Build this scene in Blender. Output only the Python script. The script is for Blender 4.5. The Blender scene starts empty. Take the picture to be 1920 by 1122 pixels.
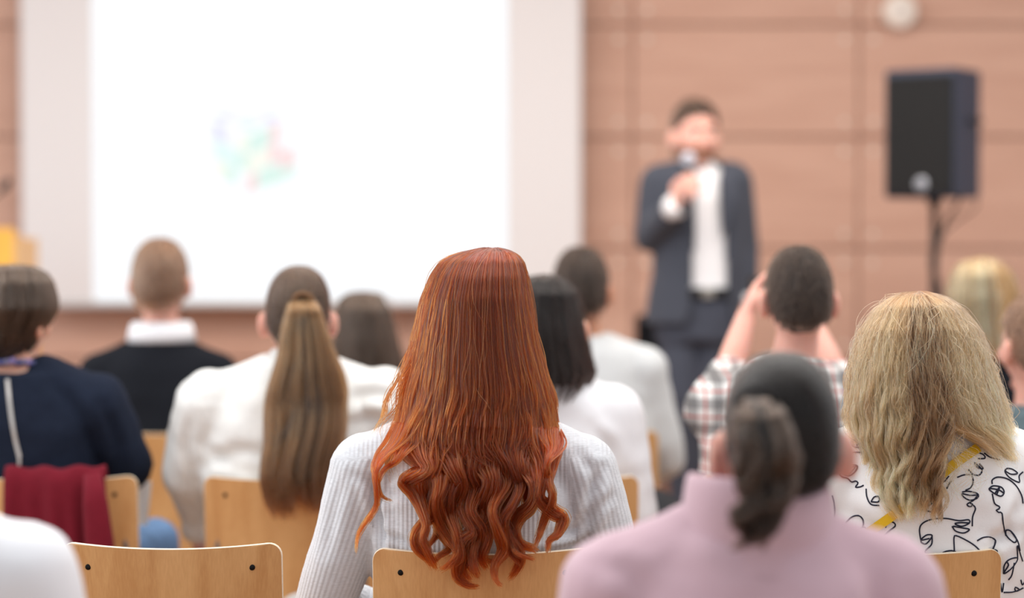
import bpy, bmesh, math, random
import numpy as np
from mathutils import Vector, Matrix
from mathutils.bvhtree import BVHTree

random.seed(7); RNG = np.random.default_rng(11)
scene = bpy.context.scene
COL = scene.collection

# ------------------------------------------------------------------ camera
F_PX, CX, CY = 4000.0, 960.0, 561.0
CAM = np.array([0.0, 0.0, 1.42]); TH = 0.031
cd = bpy.data.cameras.new('camera'); cam = bpy.data.objects.new('camera', cd); COL.objects.link(cam)
cd.sensor_width = 36; cd.lens = 36 * F_PX / 1920; cd.clip_start = 0.05
cam.location = CAM; cam.rotation_euler = (math.pi / 2 - TH, 0, 0)
cd.dof.use_dof = True; cd.dof.focus_distance = 3.95; cd.dof.aperture_fstop = 1.3
scene.camera = cam

# ------------------------------------------------------------------ world, lights, exposure
wd = bpy.data.worlds.new('hall_light'); scene.world = wd; wd.use_nodes = True
wd.node_tree.nodes['Background'].inputs[0].default_value = (0.93, 0.96, 1.0, 1)
wd.node_tree.nodes['Background'].inputs[1].default_value = 0.72
def area(name, loc, rot, sx, sy, power, col=(1, 1, 1)):
    l = bpy.data.lights.new(name, 'AREA'); l.shape = 'RECTANGLE'; l.size = sx; l.size_y = sy; l.energy = power; l.color = col
    o = bpy.data.objects.new(name, l); COL.objects.link(o); o.location = loc; o.rotation_euler = rot
    return o
area('ceiling_light_audience', (0.3, 4.3, 3.9), (0, 0, 0), 6.0, 3.0, 165, (1.0, 0.97, 0.93))
area('wall_fill_light', (0.6, 6.9, 3.36), (math.radians(14), 0, 0), 4.5, 0.7, 90, (1.0, 0.93, 0.85))  # added fill to brighten the panelled wall, stands for no seen fixture
area('window_light', (-5.2, 4.5, 2.3), (0, math.radians(-82), 0), 2.4, 6.0, 160, (0.93, 0.97, 1.0))
scene.view_settings.view_transform = 'Standard'; scene.view_settings.look = 'None'
scene.view_settings.gamma = 1.0; scene.view_settings.use_curve_mapping = False
scene.view_settings.exposure = 0.08
scene.cycles.max_bounces = 8; scene.cycles.adaptive_threshold = 0.015

# ------------------------------------------------------------------ helpers
def W(px, py, Y):
    """world point at depth Y seen at photo pixel (px, py); works on arrays"""
    px, py, Y = np.broadcast_arrays(np.asarray(px, float), np.asarray(py, float), np.asarray(Y, float))
    u = (px - CX) / F_PX; v = (CY - py) / F_PX
    dy = math.cos(TH) + v * math.sin(TH); dz = -math.sin(TH) + v * math.cos(TH)
    t = Y / dy
    return np.stack([t * u, Y + 0 * t, CAM[2] + t * dz], -1)

def lin(c): 
    c = np.asarray(c, float) / 255
    return tuple(np.where(c <= 0.04045, c / 12.92, ((c + 0.055) / 1.055) ** 2.4)) + (1.0,)

MATS = {}
def mat(name, rgb, rough=0.6, var=0.0, vscale=20, bump=0.0, bscale=200, metal=0.0, sheen=0.0, spec=0.4, sss=0.0, coat=0.0, stretch=(1, 1, 1)):
    if name in MATS: return MATS[name]
    m = bpy.data.materials.new(name); m.use_nodes = True; nt = m.node_tree; N, L = nt.nodes, nt.links
    p = N['Principled BSDF']; c = lin(rgb)
    p.inputs['Base Color'].default_value = c; p.inputs['Roughness'].default_value = rough; p.inputs['Metallic'].default_value = metal
    p.inputs['Specular IOR Level'].default_value = spec
    if sheen: p.inputs['Sheen Weight'].default_value = sheen; p.inputs['Sheen Roughness'].default_value = 0.5
    if sss:
        p.inputs['Subsurface Weight'].default_value = sss; p.inputs['Subsurface Radius'].default_value = (1, 0.35, 0.2); p.inputs['Subsurface Scale'].default_value = 0.018
    if coat: p.inputs['Coat Weight'].default_value = coat
    tc = N.new('ShaderNodeTexCoord'); mp = N.new('ShaderNodeMapping'); mp.inputs['Scale'].default_value = stretch
    L.new(tc.outputs['Object'], mp.inputs['Vector'])
    if var:
        n = N.new('ShaderNodeTexNoise'); n.inputs['Scale'].default_value = vscale; n.inputs['Detail'].default_value = 4
        L.new(mp.outputs[0], n.inputs['Vector'])
        r = N.new('ShaderNodeMapRange'); r.inputs['From Min'].default_value = 0.3; r.inputs['From Max'].default_value = 0.7
        r.inputs['To Min'].default_value = 1 - var; r.inputs['To Max'].default_value = 1 + var * 0.6
        L.new(n.outputs['Fac'], r.inputs['Value'])
        mx = N.new('ShaderNodeVectorMath'); mx.operation = 'SCALE'; mx.inputs[0].default_value = c[:3]
        L.new(r.outputs[0], mx.inputs['Scale']); L.new(mx.outputs[0], p.inputs['Base Color'])
    if bump:
        n = N.new('ShaderNodeTexNoise'); n.inputs['Scale'].default_value = bscale; n.inputs['Detail'].default_value = 3
        L.new(mp.outputs[0], n.inputs['Vector'])
        b = N.new('ShaderNodeBump'); b.inputs['Strength'].default_value = bump; b.inputs['Distance'].default_value = 0.004
        L.new(n.outputs['Fac'], b.inputs['Height']); L.new(b.outputs[0], p.inputs['Normal'])
    MATS[name] = m
    return m

def wood(name, light, dark, axis='Z', rough=0.38, spec=0.45):
    if name in MATS: return MATS[name]
    m = bpy.data.materials.new(name); m.use_nodes = True; nt = m.node_tree; N, L = nt.nodes, nt.links
    p = N['Principled BSDF']; p.inputs['Roughness'].default_value = rough; p.inputs['Specular IOR Level'].default_value = spec
    tc = N.new('ShaderNodeTexCoord'); oi = N.new('ShaderNodeObjectInfo')
    ad = N.new('ShaderNodeVectorMath'); ad.operation = 'ADD'; L.new(tc.outputs['Object'], ad.inputs[0])
    sc = N.new('ShaderNodeVectorMath'); sc.operation = 'SCALE'; sc.inputs[0].default_value = (3.1, 1.7, 5.3); L.new(oi.outputs['Random'], sc.inputs['Scale']); L.new(sc.outputs[0], ad.inputs[1])
    mp = N.new('ShaderNodeMapping'); mp.inputs['Scale'].default_value = (9, 9, 1.1) if axis == 'Z' else (1.1, 9, 9)
    L.new(ad.outputs[0], mp.inputs['Vector'])
    n = N.new('ShaderNodeTexNoise'); n.inputs['Scale'].default_value = 1.6; n.inputs['Detail'].default_value = 5; n.inputs['Distortion'].default_value = 0.6; L.new(mp.outputs[0], n.inputs['Vector'])
    mp2 = N.new('ShaderNodeMapping'); mp2.inputs['Scale'].default_value = (160, 160, 9) if axis == 'Z' else (9, 160, 160); L.new(ad.outputs[0], mp2.inputs['Vector'])
    n2 = N.new('ShaderNodeTexNoise'); n2.inputs['Scale'].default_value = 2.0; n2.inputs['Detail'].default_value = 3; L.new(mp2.outputs[0], n2.inputs['Vector'])
    mx = N.new('ShaderNodeMath'); mx.operation = 'MULTIPLY_ADD'; mx.inputs[1].default_value = 0.35; L.new(n2.outputs['Fac'], mx.inputs[0]); L.new(n.outputs['Fac'], mx.inputs[2])
    cr = N.new('ShaderNodeValToRGB'); cr.color_ramp.elements[0].position = 0.5; cr.color_ramp.elements[0].color = lin(dark); cr.color_ramp.elements[1].position = 0.85; cr.color_ramp.elements[1].color = lin(light)
    L.new(mx.outputs[0], cr.inputs[0]); L.new(cr.outputs[0], p.inputs['Base Color'])
    MATS[name] = m
    return m

def hair_mat(name, root, tip, rough=0.32, tone=0.35):
    """strand material: colour from root to tip, varied per strand and per lock"""
    if name in MATS: return MATS[name]
    m = bpy.data.materials.new(name); m.use_nodes = True; nt = m.node_tree; N, L = nt.nodes, nt.links
    N.remove(N['Principled BSDF'])
    h = N.new('ShaderNodeBsdfHairPrincipled'); h.model = 'CHIANG'; h.parametrization = 'COLOR'
    h.inputs['Roughness'].default_value = rough; h.inputs['Radial Roughness'].default_value = 0.5; h.inputs['IOR'].default_value = 1.42
    hi = N.new('ShaderNodeHairInfo'); at = N.new('ShaderNodeAttribute'); at.attribute_name = 'tone'
    ramp = N.new('ShaderNodeMix'); ramp.data_type = 'RGBA'; ramp.inputs[6].default_value = lin(root); ramp.inputs[7].default_value = lin(tip)
    L.new(hi.outputs['Intercept'], ramp.inputs[0])
    v = N.new('ShaderNodeMath'); v.operation = 'MULTIPLY_ADD'; v.inputs[1].default_value = 0.9; v.inputs[2].default_value = 0.55; L.new(hi.outputs['Random'], v.inputs[0])
    v2 = N.new('ShaderNodeMath'); v2.operation = 'MULTIPLY_ADD'; v2.inputs[1].default_value = tone; v2.inputs[2].default_value = 1.0; L.new(at.outputs['Fac'], v2.inputs[0])
    v3 = N.new('ShaderNodeMath'); v3.operation = 'MULTIPLY'; L.new(v.outputs[0], v3.inputs[0]); L.new(v2.outputs[0], v3.inputs[1])
    s = N.new('ShaderNodeVectorMath'); s.operation = 'SCALE'; L.new(ramp.outputs[2], s.inputs[0]); L.new(v3.outputs[0], s.inputs['Scale'])
    L.new(s.outputs[0], h.inputs['Color']); L.new(h.outputs[0], N['Material Output'].inputs['Surface'])
    MATS[name] = m
    return m

class B:
    """collects closed shapes"""
    def __init__(s): s.v = []; s.f = []; s.n = 0
    def add(s, v, f):
        v = np.asarray(v, float); s.v.append(v); s.f += [tuple(i + s.n for i in q) for q in f]; s.n += len(v); return s
    def verts(s): return np.concatenate(s.v) if s.v else np.zeros((0, 3))
def grid_faces(nu, nv, wrap=True):
    f = []
    for j in range(nv - 1):
        for i in range(nu if wrap else nu - 1):
            a = j * nu + i; b = j * nu + (i + 1) % nu
            f.append((a, b, b + nu, a + nu))
    return f
def sphere(b, c, r, R=None, nu=16, nv=10, pw=1.0):
    r = np.broadcast_to(np.asarray(r, float), (3,)); P = []
    for j in range(nv):
        t = math.pi * j / (nv - 1)
        for i in range(nu):
            a = 2 * math.pi * i / nu
            P.append((math.sin(t) * math.cos(a), math.sin(t) * math.sin(a), -math.cos(t)))
    P = np.array(P) * r
    if R is not None: P = P @ np.asarray(R).T
    return b.add(P + np.asarray(c, float), grid_faces(nu, nv))
def frame(d):
    d = np.asarray(d, float); d = d / (np.linalg.norm(d) + 1e-9)
    a = np.array([1.0, 0, 0]) if abs(d[0]) < 0.8 else np.array([0, 1.0, 0])
    x = a - d * (a @ d); x /= np.linalg.norm(x); return x, np.cross(d, x), d
def tube(b, pts, rad, n=12, caps=True, ell=1.0):
    """swept tube through points (own radius each), closed ends"""
    pts = np.asarray(pts, float); rad = np.broadcast_to(np.asarray(rad, float), (len(pts),)); P = []
    x, y, d0 = frame(pts[min(1, len(pts) - 1)] - pts[0])
    for i, p in enumerate(pts):
        d = pts[min(i + 1, len(pts) - 1)] - pts[max(i - 1, 0)]; d = d / (np.linalg.norm(d) + 1e-9)
        x = x - d * (x @ d); x /= np.linalg.norm(x); y = np.cross(d, x)
        for k in range(n):
            a = 2 * math.pi * k / n; P.append(p + rad[i] * (math.cos(a) * x + ell * math.sin(a) * y))
    f = grid_faces(n, len(pts))
    if caps: f += [tuple(range(n))[::-1], tuple(range(n * (len(pts) - 1), n * len(pts)))]
    return b.add(P, f)
def capsules(b, pts, rad, n=14):
    pts = [np.asarray(p, float) for p in pts]
    for p, r in zip(pts, rad): sphere(b, p, r, nu=n, nv=9)
    for i in range(len(pts) - 1): tube(b, [pts[i], pts[i + 1]], [rad[i], rad[i + 1]], n)
    return b
def loft(b, secs, n=28, e=2.3, front=None):
    """horizontal super-ellipse sections (cx, cy, z, rx, ry[, ry_front]) closed at both ends"""
    P = []
    for s in secs:
        cx, cy, z, rx, ry = s[:5]; rf = s[5] if len(s) > 5 else ry
        for k in range(n):
            a = 2 * math.pi * k / n; c, q = math.cos(a), math.sin(a)
            P.append((cx + rx * math.copysign(abs(c) ** (2 / e), c), cy + (rf if q > 0 else ry) * math.copysign(abs(q) ** (2 / e), q), z))
    m = len(secs); f = grid_faces(n, m) + [tuple(range(n))[::-1], tuple(range(n * (m - 1), n * m))]
    return b.add(P, f)
def box(b, c, s, R=None, bev=0.0):
    bm = bmesh.new(); bmesh.ops.create_cube(bm, size=1); bmesh.ops.scale(bm, vec=s, verts=bm.verts)
    if bev: bmesh.ops.bevel(bm, geom=list(bm.edges), offset=bev, segments=2, affect='EDGES', profile=0.6)
    v = np.array([q.co[:] for q in bm.verts]); 
    bm.verts.index_update(); f = [[q.index for q in p.verts] for p in bm.faces]; bm.free()
    if R is not None: v = v @ np.asarray(R).T
    return b.add(v + np.asarray(c, float), f)
def rotz(a): c, s = math.cos(a), math.sin(a); return np.array([[c, -s, 0], [s, c, 0], [0, 0, 1.0]])
def rotx(a): c, s = math.cos(a), math.sin(a); return np.array([[1, 0, 0], [0, c, -s], [0, s, c.real]])

def origin(o):
    return np.array(o.location) if o else np.zeros(3)
def mesh_from(b, name):
    me = bpy.data.meshes.new(name); me.from_pydata(b.verts().tolist(), [], b.f); me.update(); return me
def obj(name, b, m, parent=None, loc=None, smooth=True, angle=None):
    """one mesh object; coordinates given in the world"""
    me = b if isinstance(b, bpy.types.Mesh) else mesh_from(b, name)
    o = bpy.data.objects.new(name, me); COL.objects.link(o)
    off = np.array(loc, float) if loc is not None else None
    if parent:
        root = np.zeros(3); q = parent
        while q: root += np.array(q.location); q = q.parent
        o.parent = parent; off = root; 
    elif off is not None: o.location = off
    if off is not None:
        co = np.empty(len(me.vertices) * 3); me.vertices.foreach_get('co', co); me.vertices.foreach_set('co', (co.reshape(-1, 3) - off).ravel())
    if smooth: me.shade_smooth()
    if angle: 
        me.shade_smooth(); me.set_sharp_from_angle(angle=math.radians(angle))
    if m is not None: me.materials.append(m)
    me.update()
    return o
def tag(o, label=None, cat=None, group=None, kind=None):
    if label: o['label'] = label
    if cat: o['category'] = cat
    if group: o['group'] = group
    if kind: o['kind'] = kind
    return o
def empty(name, loc):
    o = bpy.data.objects.new(name, None); COL.objects.link(o); o.location = loc; o.empty_display_size = 0.1; return o
def remesh(b, voxel, smooth=6, fac=0.5, name='skin'):
    me = mesh_from(b, name); o = bpy.data.objects.new('tmp', me); COL.objects.link(o)
    r = o.modifiers.new('r', 'REMESH'); r.mode = 'VOXEL'; r.voxel_size = voxel; r.adaptivity = 0
    if smooth: s = o.modifiers.new('s', 'SMOOTH'); s.factor = fac; s.iterations = smooth
    dg = bpy.context.evaluated_depsgraph_get(); dg.update()
    out = bpy.data.meshes.new_from_object(o.evaluated_get(dg)); out.name = name
    bpy.data.objects.remove(o); bpy.data.meshes.remove(me)
    return out
def coords(me):
    co = np.empty(len(me.vertices) * 3); me.vertices.foreach_get('co', co); no = np.empty(len(me.vertices) * 3); me.vertices.foreach_get('normal', no)
    return co.reshape(-1, 3), no.reshape(-1, 3)
def setco(me, co): me.vertices.foreach_set('co', np.ascontiguousarray(co).ravel()); me.update()
def lump(co, scale, seed, k=7, aniso=(1, 1, 1)):
    r = np.random.default_rng(seed); out = np.zeros(len(co))
    for i in range(k):
        d = r.normal(size=3) * np.array(aniso); d = d / np.linalg.norm(d) * scale * r.uniform(0.6, 1.6)
        out += np.sin(co @ d + r.uniform(0, 6.28) + 0.8 * np.sin(co @ r.normal(size=3) * scale * 0.5))
    return out / math.sqrt(k)
def creases(me, strokes):
    """cloth folds along 3-D polylines: (points, depth, width)"""
    co, no = coords(me); d = np.zeros(len(co))
    for pts, dep, w in strokes:
        pts = np.asarray(pts, float); best = np.full(len(co), 9.0); tt = np.zeros(len(co))
        for i in range(len(pts) - 1):
            a, e = pts[i], pts[i + 1] - pts[i]; t = np.clip(((co - a) @ e) / (e @ e), 0, 1)
            q = np.linalg.norm(co - a - t[:, None] * e, axis=1); m = q < best; best[m] = q[m]; tt[m] = (i + t[m]) / (len(pts) - 1)
        g = np.sin(np.clip(tt, 0.03, 0.97) * math.pi) ** 0.5
        d += g * (-dep * np.exp(-(best / w) ** 2) + 0.7 * dep * np.exp(-((best - 2.0 * w) / (1.1 * w)) ** 2))
    setco(me, co + no * d[:, None])
def strands(name, P, rad, m, parent, tone=None):
    """hair as curves: P is (strands, points, 3) in the world"""
    P = np.asarray(P, float); n, k, _ = P.shape
    cu = bpy.data.hair_curves.new(name); cu.add_curves([k] * n)
    root = np.zeros(3); q = parent
    while q: root += np.array(q.location); q = q.parent
    cu.points.foreach_set('position', (P - root).astype(np.float32).ravel())
    t = np.linspace(0, 1, k); rr = np.broadcast_to(rad, (n,))[:, None] * np.clip(1.25 - t ** 3 * 1.0, 0.15, 1)[None]
    cu.points.foreach_set('radius', rr.astype(np.float32).ravel())
    a = cu.attributes.new('tone', 'FLOAT', 'CURVE'); a.data.foreach_set('value', (np.zeros(n) if tone is None else np.asarray(tone)).astype(np.float32))
    cu.materials.append(m); o = bpy.data.objects.new(name, cu); COL.objects.link(o); o.parent = parent
    return o
def catmull(pts, n):
    pts = np.asarray(pts, float); p = np.vstack([2 * pts[0] - pts[1], pts, 2 * pts[-1] - pts[-2]])
    seg = np.linalg.norm(np.diff(pts, axis=0), axis=1); cum = np.concatenate([[0], np.cumsum(seg)]); s = np.linspace(0, cum[-1], n); out = []
    for v in s:
        i = min(np.searchsorted(cum, v, 'right') - 1, len(seg) - 1); t = (v - cum[i]) / seg[i]; a, b, c, d = p[i:i + 4]
        out.append(0.5 * (2 * b + (c - a) * t + (2 * a - 5 * b + 4 * c - d) * t * t + (3 * b - a - 3 * c + d) * t ** 3))
    return np.array(out)

# ------------------------------------------------------------------ materials
PLY = wood('plywood_beech', (222, 174, 118), (200, 147, 92))
PLY_EDGE = mat('plywood_edge', (243, 226, 200), 0.5, var=0.08, vscale=120, stretch=(1, 1, 8))
STEEL = mat('chair_steel', (150, 152, 156), 0.3, metal=1.0)
SCREW = mat('screw_black', (22, 20, 20), 0.35, metal=0.6)
BLACKPL = mat('black_plastic', (30, 31, 36), 0.45, bump=0.15, bscale=600)
SKIN = mat('skin_light', (222, 168, 146), 0.5, var=0.06, vscale=30, sss=0.5, spec=0.35)
SKIN2 = mat('skin_rosy', (226, 172, 156), 0.5, var=0.06, vscale=30, sss=0.5, spec=0.35)
SKIN3 = mat('skin_tan', (205, 148, 120), 0.5, var=0.06, vscale=30, sss=0.5, spec=0.35)
EYE = mat('eye_white', (235, 232, 228), 0.15); IRIS = mat('eye_iris', (60, 45, 35), 0.15)
JEANS = mat('denim_blue', (96, 128, 168), 0.85, var=0.25, vscale=25, bump=0.3, bscale=900)
DARKTR = mat('trousers_black', (30, 31, 36), 0.85, bump=0.2, bscale=700)
GREYTR = mat('trousers_grey', (92, 94, 100), 0.85, bump=0.2, bscale=700)
SHOE = mat('shoe_leather', (48, 40, 36), 0.4)
SOLE = mat('shoe_sole', (225, 222, 215), 0.7)

# ------------------------------------------------------------------ the setting
YW = 9.5
def wx(px, Y=YW): return float(W(px, CY, Y)[0])
def wz(py, Y=YW): return float(W(CX, py, Y)[2])
fl = B(); box(fl, (0, 5.0, -0.05), (9.0, 9.4, 0.1))
tag(obj('floor', fl, wood('floor_oak', (176, 132, 96), (150, 108, 76), axis='X', rough=0.45), loc=(0, 5, 0), smooth=False), 'brown wooden floor of the lecture hall', None, None, 'structure')
sg = B(); box(sg, (0, 8.3, 0.07), (8.4, 2.5, 0.14), bev=0.008)
tag(obj('floor_stage', sg, wood('stage_oak', (188, 142, 104), (160, 116, 82), axis='X', rough=0.45), loc=(0, 8.3, 0), smooth=False), 'low wooden stage platform in front of the panelled wall', None, None, 'structure')
wl = B(); box(wl, (0, YW + 0.10, 1.8), (9.0, 0.12, 3.8))
WALL = tag(obj('wall_front', wl, mat('wall_batten', (140, 100, 82), 0.8), loc=(0, YW + 0.1, 0), smooth=False), 'front wall clad in pinkish brown grooved wood panels', None, None, 'structure')
def panel_mat():
    m = wood('panel_veneer', (208, 168, 149), (198, 157, 138), axis='X', rough=0.55, spec=0.3); nt = m.node_tree; N, L = nt.nodes, nt.links
    tc = N.new('ShaderNodeTexCoord'); sp = N.new('ShaderNodeSeparateXYZ'); L.new(tc.outputs['Object'], sp.inputs[0])
    mu = N.new('ShaderNodeMath'); mu.operation = 'MULTIPLY'; mu.inputs[1].default_value = 2 * math.pi / 0.0167; L.new(sp.outputs['Z'], mu.inputs[0])
    si = N.new('ShaderNodeMath'); si.operation = 'SINE'; L.new(mu.outputs[0], si.inputs[0])
    cl = N.new('ShaderNodeMath'); cl.operation = 'GREATER_THAN'; cl.inputs[1].default_value = 0.88; L.new(si.outputs[0], cl.inputs[0])
    ng = N.new('ShaderNodeMath'); ng.operation = 'MULTIPLY'; ng.inputs[1].default_value = -1; L.new(cl.outputs[0], ng.inputs[0])
    bp = N.new('ShaderNodeBump'); bp.inputs['Strength'].default_value = 0.7; bp.inputs['Distance'].default_value = 0.004; L.new(ng.outputs[0], bp.inputs['Height'])
    L.new(bp.outputs[0], N['Principled BSDF'].inputs['Normal'])
    return m
PM = panel_mat(); SCR = mat('panel_fixing', (226, 214, 202), 0.45)
PW, PH = (wx(1610) - wx(1186)), (wz(46) - wz(256))
PH = 0.497
x0 = wx(1186); z0 = wz(46)
pb = B(); box(pb, (0, 0, 0), (PW - 0.008, 0.02, PH - 0.010), bev=0.003); pme = mesh_from(pb, 'panel'); pme.materials.append(PM)
sb = B(); tube(sb, [(0, 0, 0), (0, -0.003, 0), (0, -0.005, 0)], [0.013, 0.013, 0.009], 14); sme = mesh_from(sb, 'screw'); sme.materials.append(SCR); sme.shade_smooth()
for i in range(-5, 4):
    for j in range(-5, 2):
        cxp, czp = x0 + (i + 0.5) * PW, z0 + (j + 0.5) * PH
        if czp - PH / 2 < 0.14 or abs(cxp) > 4.4: continue
        o = bpy.data.objects.new('panel', pme); COL.objects.link(o); o.parent = WALL; o.location = (cxp, -0.07, czp)
        if cxp + PW / 2 < -1.0 - 1.2 or cxp + PW / 2 > 0.2:
            for sx in (-1, 1):
                for sz in (-1, 1):
                    s = bpy.data.objects.new('screw', sme); COL.objects.link(s); s.parent = o; s.location = (sx * (PW / 2 - 0.064), -0.0105, sz * (PH / 2 - 0.065))
bb = B(); box(bb, (0, YW - 0.005, 0.20), (8.8, 0.025, 0.1), bev=0.004)
tag(obj('baseboard_front', bb, mat('skirting', (150, 112, 92), 0.6), loc=(0, YW, 0.14), smooth=False), 'brown skirting board along the front wall', None, None, 'structure')

cl_ = B(); box(cl_, (0, 7.95, 3.46), (9.0, 3.4, 0.1))  # out-of-view slab, added to block world light so the wall darkens upward
tag(obj('ceiling', cl_, mat('ceiling_white', (214, 206, 198), 0.9), loc=(0, 7.95, 3.4), smooth=False), 'unseen off-white ceiling above the stage, added to darken the wall top', None, None, 'structure')
# ------------------------------------------------------------------ projection screen
YS = 9.36
xs0, xs1, zs0 = wx(43, YS), wx(1087, YS), wz(571, YS)
SCRN = tag(empty('projection_screen', ((xs0 + xs1) / 2, YS, 0)), 'large white projection screen with a glowing slide on the panelled wall', 'screen')
s_ = B(); box(s_, ((xs0 + xs1) / 2, YS + 0.012, (zs0 + 2.75) / 2), (xs1 - xs0, 0.012, 2.75 - zs0))
obj('screen_cloth', s_, mat('screen_cloth', (226, 223, 224), 0.85), SCRN, smooth=False)
s_ = B(); tube(s_, [(xs0 - 0.01, YS + 0.012, zs0), (xs1 + 0.01, YS + 0.012, zs0)], 0.016, 12); obj('weight_bar', s_, mat('screen_bar', (205, 202, 200), 0.5), SCRN)
s_ = B(); box(s_, ((xs0 + xs1) / 2, YS + 0.03, 2.80), (xs1 - xs0 + 0.12, 0.11, 0.12), bev=0.012); obj('case', s_, mat('screen_case', (232, 232, 232), 0.4), SCRN, smooth=False)
for x in (xs0, xs1):
    s_ = B(); box(s_, (x, YS + 0.02, (zs0 + 2.75) / 2), (0.012, 0.02, 2.75 - zs0)); obj('side_edge', s_, mat('screen_side', (206, 200, 200), 0.6), SCRN, smooth=False)
def emit(name, rgb, st):
    m = bpy.data.materials.new(name); m.use_nodes = True; nt = m.node_tree; nt.nodes.remove(nt.nodes['Principled BSDF'])
    e = nt.nodes.new('ShaderNodeEmission'); e.inputs[0].default_value = lin(rgb); e.inputs[1].default_value = st; nt.links.new(e.outputs[0], nt.nodes['Material Output'].inputs[0]); return m
xi0, xi1, zi0 = wx(176, YS), wx(951, YS), wz(566, YS)
s_ = B(); box(s_, ((xi0 + xi1) / 2, YS + 0.004, (zi0 + 2.62) / 2), (xi1 - xi0, 0.003, 2.62 - zi0))
SLIDE = obj('slide_image', s_, emit('slide_white', (250, 252, 255), 1.04), SCRN, smooth=False)
# the drawing of a cube of coloured tiles: corners in photo pixels, flat on the slide
def quad_tiles(o, ax, bx, n, cols, gap=0.06, skip=()):
    o, ax, bx = map(np.array, (o, ax, bx))
    for i in range(n):
        for j in range(n):
            if (i, j) in skip: continue
            c = cols[(i + n * j) % len(cols)]
            if c is None: continue
            q = [o + ax * ((i + a) / n) + bx * ((j + b_) / n) for a, b_ in ((gap, gap), (1 - gap, gap), (1 - gap, 1 - gap), (gap, 1 - gap))]
            p = np.array([W(k[0], k[1], YS + 0.001) for k in q]); bk = p + np.array([0, 0.002, 0])
            t_ = B(); t_.add(np.vstack([p, bk]), [(0, 1, 2, 3), (7, 6, 5, 4), (0, 4, 5, 1), (1, 5, 6, 2), (2, 6, 7, 3), (3, 7, 4, 0)])
            obj('tile', t_, SL[c], SLIDE, smooth=False)
SL = {'g': emit('slide_mint', (218, 243, 234), 1.0), 'r': emit('slide_rose', (249, 222, 222), 1.0), 'y': emit('slide_cream', (249, 250, 238), 1.0), 'b': emit('slide_lilac', (224, 224, 252), 1.0), 'w': emit('slide_pale', (247, 247, 255), 1.0), 't': emit('slide_aqua', (226, 249, 246), 1.0), 'f': emit('slide_faint', (245, 248, 255), 1.0)}
quad_tiles((465, 255), (62, -28), (-4, 112), 3, ['g', 'g', 'r', 'y', 'y', 'r', 'r', 'g', 'g'], 0.03)
quad_tiles((398, 226), (66, 30), (4, 104), 3, ['b', 'w', 'y', 't', 't', 'g', 'y', 'g', None], 0.04)
quad_tiles((396, 218), (66, -22), (70, 26), 3, ['b', 'w', 'y', 'w', 'w', 'w', 'g', 'w', 'b'], 0.05)
quad_tiles((524, 285), (28, -12), (2, 36), 1, ['r'], 0.02)
quad_tiles((505, 330), (50, -22), (0, 20), 1, ['g'], 0.02)
quad_tiles((242, 62), (280, 0), (0, 9), 1, ['f'], 0.02)

# round white sensor on the wall
c = W(1686, 22, YW - 0.02); s_ = B(); tube(s_, [c, c + [0, -0.02, 0], c + [0, -0.035, 0], c + [0, -0.04, 0]], [0.075, 0.075, 0.066, 0.05], 32)
se = tag(obj('wall_sensor', s_, mat('sensor_white', (236, 226, 216), 0.4), loc=c, angle=40), 'round off-white sensor housing mounted high on the panelled wall', 'sensor')
s_ = B(); tube(s_, [c + [0, -0.038, 0], c + [0, -0.048, 0]], [0.03, 0.026], 24); obj('lens_cap', s_, mat('sensor_lens', (214, 206, 200), 0.3), se, angle=40)

# ------------------------------------------------------------------ chairs
def ply_panel(hw, zt, zb, rc, curve, tilt, dip, th, nu=28, nv=22):
    """bent plywood back: returns verts/faces, rim faces last"""
    zs = [zt - rc * (1 - math.cos(a)) for a in np.linspace(0, math.pi / 2, 7)] + list(np.linspace(zt - rc, zb + rc, nv - 14))[1:-1] + [zb + rc * (1 - math.cos(a)) for a in np.linspace(math.pi / 2, 0, 7)]
    P = []
    for z in zs:
        w = hw
        if z > zt - rc: w = hw - rc + math.sqrt(max(0, rc ** 2 - (z - zt + rc) ** 2))
        if z < zb + rc: w = hw - rc + math.sqrt(max(0, rc ** 2 - (zb + rc - z) ** 2))
        w = max(w, hw - rc)
        for i in range(nu):
            u = -1 + 2 * i / (nu - 1); x = u * w
            P.append((x, curve * (x / hw) ** 2 + (zt - z) * tilt, z + dip * ((x / hw) ** 2 - 1) * (z - zb) / (zt - zb)))
    P = np.array(P); nv = len(zs); n = len(P)
    f = [tuple(reversed(q)) for q in grid_faces(nu, nv, False)]; f = [tuple(q) for q in f]
    back = [tuple(k + n for k in reversed(q)) for q in f]
    ring = [i for i in range(nu)] + [j * nu + nu - 1 for j in range(1, nv)] + [(nv - 1) * nu + i for i in range(nu - 2, -1, -1)] + [j * nu for j in range(nv - 2, 0, -1)]
    rim = [(ring[k], ring[(k + 1) % len(ring)], ring[(k + 1) % len(ring)] + n, ring[k] + n) for k in range(len(ring))]
    return np.vstack([P, P + [0, th, 0]]), f + back, rim
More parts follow.
